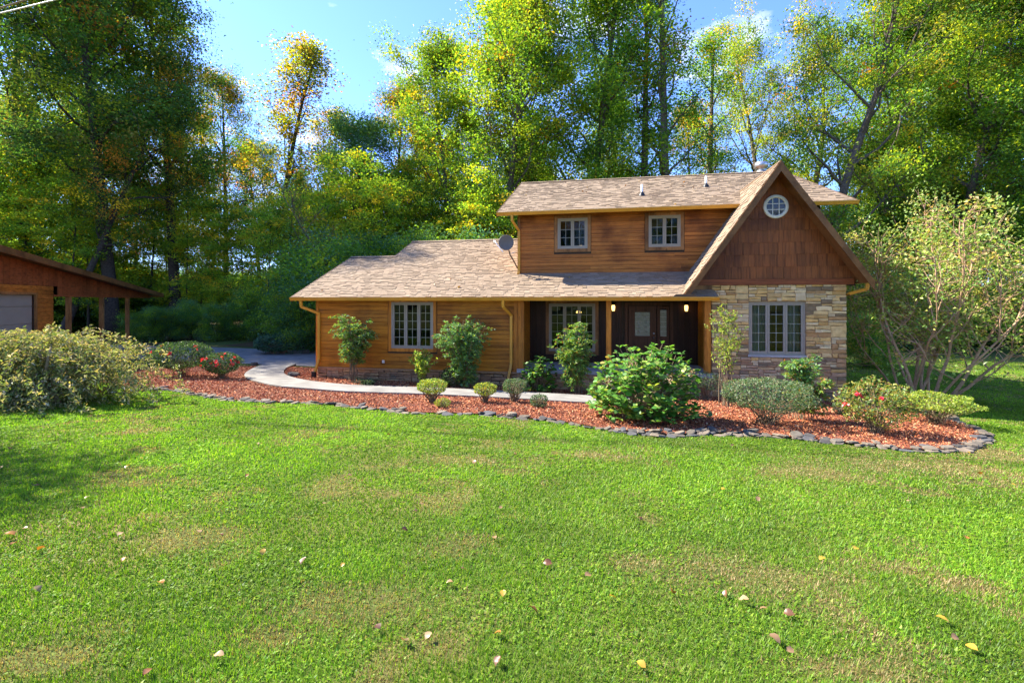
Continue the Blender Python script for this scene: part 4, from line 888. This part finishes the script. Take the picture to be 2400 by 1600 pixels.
def hydrangea(px, py, wpx, hpx, label, nstem, singles=0, leaf=.15):
    t, m_, rg = start('hydrangea', px, py, label, 'shrub'); w, h = wpx*m_, hpx*m_; a, b = Acc(), Acc(); spots = []
    for c in range(nstem):
        v = rg.normal(size=3); v[2] = abs(v[2])*.9+.1; v /= np.linalg.norm(v); k = (abs(v)**2.6).sum()**(-1/2.6); tip = v*k*np.array([w*.46, w*.40, h*.93])*rg.uniform(.8, 1.0); tip[2] = max(tip[2], .12*h)
        bs = np.array([rg.normal()*w*.07, rg.normal()*w*.06, -.05]); s = np.linspace(0, 1, 6)[:, None]; P = bs+(tip-bs)*s; P[:, :2] = bs[:2]+(tip-bs)[:2]*s**1.35; a.tube(P, np.linspace(.010, .005, 6), 4, cap=False)
        ph = rg.uniform(0, 3.14)
        for lv in range(4):
            pos = P[5]-(P[5]-P[3])*lv*.26
            for q in range(2 if lv else 4):
                az = ph+lv*1.57+q*(math.pi if lv else math.pi/2)+rg.normal()*.25; pitch = rg.uniform(-.45, .45)+(.35 if lv == 0 else 0); sz = leaf*rg.uniform(.65, 1.2)*(.65 if lv == 0 else 1)
                spots.append((pos+rg.normal(size=3)*.01, az, pitch, rg.normal()*.3, sz))
    wp = wl(t); cm = np.array([0, 0, CZ]); spots.sort(key=lambda s: np.linalg.norm(wp+s[0]-cm)-s[4]*3)
    for i, (pos, az, pitch, roll, sz) in enumerate(spots):
        if i < singles: put('leaf', hyd_var[i % 14], wp+pos, t, rot=(pitch, roll, az), scale=(sz,)*3)
        else:
            Mx = np.array(Matrix.LocRotScale(Vector(pos), Matrix.Rotation(0, 3, 'X').to_euler().to_quaternion() if False else __import__('mathutils').Euler((pitch, roll, az)).to_quaternion(), Vector((sz, sz, sz))))
            b.add(OV@Mx[:3, :3].T+Mx[:3, 3], OF, pal(rg, 1, HC, HW, .2))
    if b.n:
        o = b.build('inner_foliage', M['leafy'], None, True); o.parent = t; o['kind'] = 'stuff'
    o = a.build('stem', M['twig'], None, True); o.parent = t; return t, rg, w, h
hy, rg, w, h = hydrangea(1512, 985, 300, 195, 'very large hydrangea with broad green leaves before the porch', 210, 300, .175)
for q in range(4):
    c = np.array([rg.uniform(-.3, .3)*w, -w*.33, h*rg.uniform(.5, .75)]); f = Acc(); k = 60; leaves(f, c+rg.normal(size=(k, 3))*.045, rg.uniform(.02, .035, k), pal(rg, k, [(.30, .17, .09), (.38, .25, .14)], [1, 1], .2), rg, .2, .8); o = f.build('dried_flower_head', M['dryleaf']); o.parent = hy
hydrangea(1262, 918, 95, 95, 'small hydrangea beside the left porch post', 55, 0, .17)
nandina(828, 897, 108, 172, 'nandina left of the golden wall window, bare canes below', NG, [3, 4, 2, 3, .6], 17)
nandina(1092, 908, 150, 182, 'wide nandina right of the golden wall window', NG, [4, 3, 4, 1, .2], 26, .12, 1.2, -.08, 19)
nandina(1345, 925, 92, 178, 'tall narrow nandina before the porch window', NG, [4, 4, 1, 2.5, .8], 18, .22, .95)
nandina(1895, 990, 120, 130, 'loose nandina before the stone wall, yellow and green', NG, [2, 3, 2, 4, 2], 8, .25, 1.2, 0, 11)
nandina(1868, 985, 105, 180, 'tall nandina with a flat green top below the stone wall window', NG, [3, 4, 4, 1, .4], 6, .72, .9, 0, 13)
LM = [(.27, .40, .04), (.38, .46, .06), (.17, .30, .04), (.46, .44, .09)]
leafy_upright('lime_shrub', 988, 892, 128, 90, 'low lime green shrub below the golden wall window', LM, [4, 3, 2, .5], 17, .105, .25, 26)
leafy_upright('lime_shrub', 1703, 955, 115, 250, 'tall airy lime green shrub left of the stone wall window', LM, [3, 3, 3, 1.5], 13, .075, .42, 40, .42)
YL = [(.20, .31, .04), (.31, .40, .045), (.12, .21, .04), (.40, .36, .06)]; BX = [(.06, .13, .05), (.09, .18, .065), (.14, .21, .10), (.25, .25, .14)]
clipped('dwarf_holly', 1013, 945, 70, 54, 'rounded lime green dwarf shrub, leftmost of the row by the walkway', YL, [3, 3, 2, 1], .045, 1500, 2.4, .6)
clipped('dwarf_holly', 1137, 946, 54, 46, 'small yellow green dwarf shrub in the middle of the row by the walkway', YL, [2, 3, 2, 2], .045, 1100, 2.4, .6)
clipped('dwarf_boxwood', 1206, 945, 54, 54, 'clipped grey green shrub on bare stems beside the walkway', BX, [3, 3, 2, 1], .032, 1800, 3.5, .58)
clipped('dwarf_boxwood', 1263, 957, 41, 30, 'tiny dark green shrub in the mulch right of the row', BX, [4, 3, 1, .3], .035, 900, 3, .95)
clipped('dwarf_boxwood', 1655, 902, 70, 66, 'dark clipped shrub behind the very large hydrangea', BX, [4, 2, 1, .2], .035, 1500, 3, .6)
clipped('boxwood', 1800, 998, 190, 104, 'wide flat topped grey green boxwood before the stone wall', BX, [3, 3, 3, 2], .042, 6500, 3.2, .62, depth=.8)
clipped('dwarf_boxwood', 1975, 975, 40, 30, 'tiny grey green shrub at the corner of the stone wall', BX, [2, 3, 3, 1], .035, 700, 3, .9)
AZ = [(.09, .16, .04), (.18, .26, .04), (.30, .28, .05), (.24, .11, .04)]
clipped('azalea', 2050, 1018, 150, 122, 'loose azalea with red flowers at the right end of the bed', AZ, [3, 3, 2, 1], .055, 2900, 2.0, .8, lump=.3, flowers=5, fcol=(.80, .02, .04))
clipped('flat_shrub', 2192, 995, 150, 68, 'flat topped lime shrub at the far right of the bed', YL, [4, 3, 1, .5], .05, 3000, 2.6, .5, lump=.18)
RS = [(.04, .09, .03), (.06, .13, .04), (.09, .15, .05)]
clipped('rose_bush', 425, 885, 122, 82, 'large dark rose bush with a few red flowers', RS, [3, 3, 1.5], .065, 4200, 2.4, .75, flowers=9)
clipped('rose_bush', 520, 890, 85, 62, 'smaller rose bush covered in red flowers', RS, [3, 3, 2], .06, 2600, 2.2, .78, flowers=26)
clipped('blue_shrub', 640, 829, 82, 46, 'blue green leafy shrub beyond the driveway', [(.05, .13, .08), (.07, .17, .10), (.09, .20, .11)], [2, 2, 1], .14, 1500, 2.2, .95)
clipped('dark_shrub', 1062, 903, 55, 48, 'low dark green shrub against the stone foundation', RS, [4, 2, .5], .06, 1400, 2.3, .95)
clipped('low_tuft', 1037, 958, 40, 22, 'low yellowish tuft in front of the leftmost dwarf shrub', YL, [1, 2, 1, 2], .035, 500, 2, .95)
# liriope
t, m_, rg = start('liriope', 862, 906, 'dark grassy clump at the foot of the left nandina', 'plant'); b = Acc()
for q in range(240):
    az = rg.uniform(0, 6.28); L = rg.uniform(.28, .52); Q, _ = wander((rg.normal()*.06, rg.normal()*.06, 0), (math.cos(az)*rg.uniform(.2, .8), math.sin(az)*rg.uniform(.2, .8), 1.7), L*1.15, 5, rg, np.array([math.cos(az), math.sin(az), 0])*.8, -1.5, .04); s_ = np.cross(Q[1]-Q[0], [math.cos(az), math.sin(az), 0.3]); s_ = np.array([-math.sin(az), math.cos(az), 0])*.010
    wv = np.array([1, 1, .9, .7, .45, .1])[:, None]; b.add(np.vstack([Q-s_*wv, Q+s_*wv]), [(i, i+1, 7+i, 6+i) for i in range(5)], pal(rg, 1, [(.035, .075, .03), (.06, .11, .05), (.14, .18, .10)], [3, 2, 1]))
o = b.build('foliage', M['leafy'], None); o.parent = t
# weeping shrub, far left
t, m_, rg = start('weeping_shrub', 150, 945, 'large weeping shrub with drooping olive branches at the left edge', 'shrub'); a, b = Acc(), Acc()
WC = [(.20, .25, .065), (.31, .32, .13), (.13, .19, .055), (.40, .33, .12), (.50, .45, .33)]
for q in range(360):
    az = rg.uniform(0, 6.28); L = rg.uniform(.7, 1.35); s0 = np.array([np.clip(rg.normal(), -2, 2)*.85-.75, rg.normal()*.5, 0]); s0[2] = rg.uniform(.45, 1.42)*(1-.16*max(0, s0[0]+.4)); d = np.array([math.cos(az), math.sin(az), rg.uniform(.2, .9)])
    Q, _ = wander(s0, d, L*1.35, 9, rg, np.zeros(3), -2.4, .10); Q[:, 2] = np.maximum(Q[:, 2], .06); a.tube(Q, np.linspace(.005, .002, 10), 3, cap=False)
    k = 105; f = rg.uniform(.05, 1, k)*9; i0 = np.minimum(8, f.astype(int)); base = Q[i0]+(Q[i0+1]-Q[i0])*(f-i0)[:, None]; dr = (Q[i0+1]-Q[i0])/.15+rg.normal(size=(k, 3))*.6
    leaves(b, base+rg.normal(size=(k, 3))*.05, rg.uniform(.06, .115, k), pal(rg, k, WC, [3, 3, 3, 1.5, 1.2], .3), rg, .25, .36, .08, dr)
for q in range(9):
    Q, _ = wander((rg.normal()*.5-.4, rg.normal()*.3, -.1), (rg.normal()*.5, rg.normal()*.4, 1), rg.uniform(1.1, 1.7), 6, rg, np.zeros(3), 0, .2); a.tube(Q, np.linspace(.05, .02, 7), 6)
finish(t, a, b, 'twig', 'leafy')
# crape myrtles
def myrtle(px, py, h, seed, label, fork, w=1., lean=(0, 0), lpc=12, sp=.24):
    p, _ = gp(px, py); wd, fo = tree_meshes(seed=seed, h=h, r=.055, cb=.26, spread=h*sp, nl=fork*7, nsub=8, lpc=lpc, clr=.32, leaf=.095, colors=[(.15, .26, .05), (.25, .35, .06), (.36, .39, .09), (.45, .33, .11)], weights=[3, 3, 2, .8], fork=fork, el=(35, 75), up=.7, trunk_wob=.09, low=.3, bare=.25, sub_len=.6)
    t = thing('crape_myrtle', p, label, 'tree'); t.scale = (w, w, 1); t.rotation_euler = (lean[0], lean[1], 0)
    o = wd.build('trunk', M['bark_pale'], None, True); o.parent = t; o = fo.build('crown', M['leafy']); o.parent = t
myrtle(2132, 946, 5.9, 31, 'crape myrtle with bare forked pale trunks just right of the stone wall', 6, .8)
myrtle(2172, 955, 5.4, 32, 'spreading crape myrtle with a dense crown, right one of the pair', 8, 1.0, (0, R(6)), 15, .27)
plant_tree('thicket', far(2030, 21.5), 2.4, 'dark low shrub behind the corner of the stone wall', w=1.)

# ------------------------------------------------------------------ edging stones, rocks
ed = thing('stone_edging', (*EDGE[120], gz(*EDGE[120])), 'row of flat grey fieldstones edging the mulch bed', 'edging')
rg = np.random.default_rng(77); evar = []
for k in range(16):
    n = 7; an = np.sort(rg.uniform(0, 2*math.pi, n)+np.arange(n)*.0); an = np.arange(n)*2*math.pi/n+rg.uniform(-.3, .3, n); rad = rg.uniform(.75, 1.1, n); a = Acc()
    low_ = np.c_[np.cos(an)*rad, np.sin(an)*rad, np.full(n, -.5)]; top = np.c_[np.cos(an)*rad*.93, np.sin(an)*rad*.93, .32+rg.uniform(-.14, .14, n)]; in_ = np.c_[np.cos(an)*rad*.7, np.sin(an)*rad*.7, .5+rg.uniform(-.12, .12, n)]
    a.add(np.vstack([low_, top, in_, [[0, 0, .5]]]), [(i, (i+1) % n, n+(i+1) % n, n+i) for i in range(n)]+[(n+i, n+(i+1) % n, 2*n+(i+1) % n, 2*n+i) for i in range(n)]); a.f.append(np.array([(2*n+i, 2*n+(i+1) % n, 3*n) for i in range(n)])); me = a.mesh('stone'); me.materials.append(M['edge']); evar.append(me)
seg = np.r_[0, np.cumsum(np.linalg.norm(np.diff(EDGE, axis=0), axis=1))]; s = .2
while s < seg[-1]:
    L = rg.uniform(.10, .29); p = np.array([np.interp(s, seg, EDGE[:, 0]), np.interp(s, seg, EDGE[:, 1])]); q = np.array([np.interp(s+.1, seg, EDGE[:, 0]), np.interp(s+.1, seg, EDGE[:, 1])]); an = math.atan2(*(q-p)[::-1])
    for lay in range(1+int(rg.random() < (.5 if s < seg[-1]*.6 else .9))+int(rg.random() < .3)):
        pp = p+rg.normal(size=2)*.03+np.array([0, -.07+.07*lay]); th = rg.uniform(.018, .036); put('stone', evar[rg.integers(16)], (pp[0], pp[1], gz(*pp)+.012+th*.4+lay*.032), ed, rot=(rg.normal()*.16, rg.normal()*.13, an+rg.normal()*.35), scale=(L*.60, rg.uniform(.07, .14), th))
    s += L*1.05
for px, py, s_, lab in ((690, 884, .26, 'brown rock in the mulch beside the walkway curve'), (1040, 900, .30, 'grey rock beside the wide nandina'), (1128, 898, .28, 'dark boulder at the foot of the stone foundation'), (595, 856, .18, 'flat grey rock at the edge of the driveway'), (664, 828, .24, 'pale rock beyond the driveway, left one'), (715, 829, .30, 'pale rock beyond the driveway, right one'), (2230, 988, .2, 'pale rock at the right end of the bed')):
    p, _ = gp(px, py); o = put('rock', evar[int(px) % 16], (p[0], p[1], p[2]+s_*.3), None, rot=(.1, .12, px*.1), scale=(s_, s_*.7, s_*.75)); tag(o, lab, 'rock')

# ------------------------------------------------------------------ mulch chips, grass, fallen leaves
rg = np.random.default_rng(5)
def in_poly(P, poly):
    x, y = P[:, 0], P[:, 1]; ins = np.zeros(len(P), bool); px, py = poly[:, 0], poly[:, 1]; j = len(poly)-1
    for i in range(len(poly)):
        c = ((py[i] > y) != (py[j] > y)) & (x < (px[j]-px[i])*(y-py[i])/(py[j]-py[i]+1e-12)+px[i]); ins ^= c; j = i
    return ins
BED = np.vstack([EDGE[::2], back[::-1][::2]]); WALK = np.vstack([wo_, wi_[::-1]])
P = np.c_[rg.uniform(-20, 10, 260000), rg.uniform(8, 18, 260000)]; P = P[in_poly(P, BED)]; P = P[~in_poly(P, WALK)]; n = len(P); n = min(n, 75000); P = P[:n]
a = Acc(); P3 = np.c_[P, gz(P[:, 0], P[:, 1])+.035+rg.uniform(.003, .03, n)]
leaves(a, P3, rg.uniform(.025, .075, n), pal(rg, n, [(.42, .145, .06), (.53, .235, .11), (.28, .085, .045), (.56, .36, .21), (.17, .075, .045)], [4, 3, 3, 1, 1], .25), rg, .35, .42, .04)
tag(a.build('mulch_chips', M['chip']), 'loose red bark chips covering the bed', 'mulch', kind='stuff')
# value noise in numpy for the lawn's green and dry patches
def vnoise(P, s, seed):
    g = np.random.default_rng(seed).random((128, 128)); q = P/s+40; i = np.floor(q).astype(int); f = q-i; f = f*f*(3-2*f); i %= 128; i1 = (i+1) % 128
    return (g[i[:, 0], i[:, 1]]*(1-f[:, 0])+g[i1[:, 0], i[:, 1]]*f[:, 0])*(1-f[:, 1])+(g[i[:, 0], i1[:, 1]]*(1-f[:, 0])+g[i1[:, 0], i1[:, 1]]*f[:, 0])*f[:, 1]
DRY = [(850, 1420, 230, 60), (1720, 1350, 230, 55), (1500, 1320, 90, 25), (90, 1545, 150, 45), (1990, 1570, 160, 40), (2290, 1110, 160, 45), (2330, 1060, 150, 26), (2080, 1090, 200, 24), (1900, 1110, 150, 22), (1520, 1215, 35, 16), (450, 1260, 120, 40), (1080, 1080, 120, 18), (1430, 1070, 110, 14), (330, 1130, 120, 20), (2250, 1370, 100, 28), (620, 1500, 110, 40)]
def patch(X, Y):
    cx_ = X*_c+Y*_s; cz_ = -X*_s+Y*_c; d = np.zeros(len(X))
    for px, py, wx, wy in DRY:
        (c, Z) = gp(px, py); rx = wx/FP*Z; ry = max(.12, (gp(px, py-wy)[1]-gp(px, py+wy)[1])/2); dx = X-c[0]; dy = Y-c[1]; u = (dx*_c+dy*_s)/rx; v = (-dx*_s+dy*_c)/ry; d = np.maximum(d, np.exp(-(u*u+v*v)*1.1))
    return d
def sample(n, dmin, dmax, pw, amax=1.25):
    u = rg.random(n); e = 2-pw; Zs = (dmin**e+u*(dmax**e-dmin**e))**(1/e); lat = rg.uniform(-amax, amax, n)*Zs
    return np.c_[lat*_c-Zs*_s, lat*_s+Zs*_c], Zs
P, Zs = sample(880000, 1.75, 24, 1.62, 1.22)
P2, Z2 = sample(420000, 1.0, 24, 1.1, 2.8); k2 = np.abs(P2[:, 0]*_c+P2[:, 1]*_s) > 1.2*Z2; P = np.vstack([P, P2[k2]]); Zs = np.r_[Zs, np.hypot(P2[k2, 0], P2[k2, 1])]    # the lawn goes on to either side
lawn_keep = ~in_poly(P, BED) & ~((P[:, 1] > 14.5) & (P[:, 0] < 7.5)) & (P[:, 1] < 27) & ~((P[:, 0] < -12) & (P[:, 1] > 15.5))
P, Zs = P[lawn_keep], Zs[lawn_keep]; n = len(P)
dry = patch(P[:, 0], P[:, 1])*(.6+1.0*vnoise(P, .22, 4)); dry = np.maximum(dry, np.clip((vnoise(P, .9, 1)*.5+vnoise(P, .27, 2)*.5-.53)*3.4, .05, .8)); isdry = rg.random(n) < np.clip(dry, .05, .95)
lush = vnoise(P, 1.4, 9)*.6+vnoise(P, .45, 8)*.4
gcol = pal(rg, n, [(.105, .22, .012), (.155, .28, .015), (.225, .325, .026), (.06, .15, .012)], [3, 4, 2, 2], .2); gcol *= (.62+1.0*lush)[:, None]
gcol[isdry] = pal(rg, int(isdry.sum()), [(.33, .24, .10), (.42, .31, .15), (.22, .14, .065), (.25, .23, .08)], [3, 2, 2, 3], .25)
clov = (rg.random(n) < np.clip((vnoise(P, .7, 13)*.6+vnoise(P, .2, 14)*.4-.40)*.8, .02, .2)) & ~isdry
ht = rg.uniform(.018, .044, n)*(1-.35*isdry)*(.8+.5*lush); wdt = np.clip(.0014*Zs, .0033, .018)*rg.uniform(.7, 1.3, n); ht[clov] *= .62
az = rg.uniform(0, 6.28, n); ln = rg.uniform(.15, 1.1, n); ln[clov] = rg.uniform(.5, 1.3, clov.sum())
B = np.c_[P, gz(P[:, 0], P[:, 1])-.004]; dv = np.c_[np.cos(az), np.sin(az), np.zeros(n)]; sv = np.c_[-np.sin(az), np.cos(az), np.zeros(n)]
sv = sv*wdt[:, None]; tip = B+dv*(ht*ln)[:, None]+np.c_[np.zeros((n, 2)), ht]
# grass blade: narrow triangle from the soil; clover: a small leaf held level at the top of its stalk
lo_ = np.where(clov[:, None], tip-dv*(wdt*2.2)[:, None], B); wmul = np.where(clov, 1.6, .8)[:, None]; tp = np.where(clov[:, None], tip+dv*(wdt*2.0)[:, None]+np.c_[np.zeros((n, 2)), rg.normal(size=n)*.008], tip)
V = np.stack([lo_-sv*wmul, lo_+sv*wmul, tp], 1).reshape(-1, 3)
V[:, 2] = np.maximum(V[:, 2], gz(V[:, 0], V[:, 1])-.004)
a = Acc(); a.add(V, np.arange(3*n).reshape(-1, 3), np.repeat(np.clip(gcol, 0, 1), 3, axis=0))
tag(a.build('grass', M['grass']), 'mown grass and clover of the lawn, with dry tan patches', 'grass', kind='stuff')
lv = []
for k, c in enumerate([(.42, .26, .03), (.29, .17, .085), (.34, .23, .12), (.17, .07, .03), (.34, .15, .03), (.11, .05, .03)]):
    a = Acc(); V2 = OV*np.array([1.15, 1, 1.3])-np.array([0, .5, 0]); V2[:, 2] += .10+.25*np.abs(V2[:, 0])**1.2*np.array([1]); V2 += np.random.default_rng(k).normal(size=V2.shape)*.03; a.add(V2, OF, c); me = a.mesh('leaf', smooth=True); me.materials.append(M['dryleaf']); lv.append(me)
FL = [(947, 1517, 2, .10, 'large pale curled leaf near the bottom centre of the lawn'), (1004, 1503, 2, .085, 'pale upright leaf right beside the large curled leaf'), (1168, 1563, 3, .09, 'dark red brown leaf at the bottom of the lawn'), (1815, 1512, 1, .12, 'large tan twisted leaf in the lower right lawn'), (1435, 1411, 0, .08, 'yellow leaf right of the bottom centre of the lawn'), (1179, 1402, 0, .085, 'bright yellow leaf in the centre of the lawn'), (1085, 1345, 1, .08, 'tan leaf just above the bright yellow centre leaf'), (1790, 1440, 1, .085, 'tan leaf above the large twisted leaf'), (2005, 1294, 0, .085, 'pale yellow leaf alone in the right lawn'), (2278, 1532, 0, .10, 'bright yellow leaf near the lower right corner'), (377, 1377, 4, .08, 'orange leaf in the left lawn'), (85, 1393, 2, .09, 'pale leaf near the left edge of the lawn'), (988, 1190, 1, .085, 'topmost pale leaf of the small group in mid lawn'), (1503, 1572, 0, .085, 'yellow leaf at the bottom edge, right of centre'), (513, 1551, 2, .085, 'pale leaf near the bottom edge, left of centre'), (1704, 1402, 3, .09, 'dark brown leaf below the dry tan patch'), (1167, 1497, 4, .07, 'small orange leaf low in the centre lawn'), (1575, 1398, 4, .085, 'orange yellow leaf between the yellow and tan leaves'), (345, 1592, 3, .09, 'dark leaf at the bottom left of the lawn')]
for px, py, k, sz, lab in FL:
    p, _ = gp(px, py); tag(put('fallen_leaf', lv[k], p+np.array([0, 0, .030]), None, rot=(rg.normal()*.3-.35, rg.normal()*.3, rg.uniform(0, 6.28)), scale=(sz*.58,)*3), lab, 'leaf', 'fallen leaves')
for q in range(70):
    px, py = rg.uniform(0, 2400), 1000+540*rg.random()**1.5; p, _ = gp(px, py)
    if in_poly(p[None, :2], BED)[0]: continue
    tag(put('fallen_leaf', lv[rg.integers(6)], p+np.array([0, 0, .035]), None, rot=(rg.normal()*.3, rg.normal()*.3, rg.uniform(0, 6.28)), scale=(rg.uniform(.035, .065),)*3), 'small dry fallen leaf scattered on the lawn', 'leaf', 'scattered fallen leaves')
for q in range(26):
    up_ = q < 16; x = rg.uniform(-2.8, 4.0) if up_ else rg.uniform(-9.5, 2); y = rg.uniform(16, 21.2) if up_ else rg.uniform(14.5, 16.1); z = (zU(y) if up_ else zL(y))+.025
    tag(put('fallen_leaf', lv[rg.integers(6)], (x, y, z), None, rot=(.4+rg.normal()*.2, rg.normal()*.3, rg.uniform(0, 6.28)), scale=(rg.uniform(.07, .11),)*3), 'dry leaf lying on the upper roof' if up_ else 'dry leaf lying on the low roof', 'leaf', 'leaves on the upper roof' if up_ else 'leaves on the low roof')
# overhead cables, upper left corner
for k, (z0, z1, r_, lab) in enumerate(((9.79, 10.15, .017, 'lower of two overhead cables crossing the upper left corner'), (9.93, 10.40, .020, 'upper of two overhead cables crossing the upper left corner'))):
    A_ = np.array([-15.4, 9.48, z0]); d_ = np.array([1.5, .25, z1-z0]); s_ = np.linspace(-9, 9, 30)[:, None]; Pc = A_+d_*s_; Pc[:, 2] += .008*(s_[:, 0]-.5)**2
    tag(Acc().tube(Pc, r_, 7).build('overhead_cable', M['pvc'] if k == 0 else M['twig'], None, True), lab, 'cable')
print('objects', len(bpy.data.objects), 'tris', sum(len(m.loops)-2*len(m.polygons) for m in bpy.data.meshes))
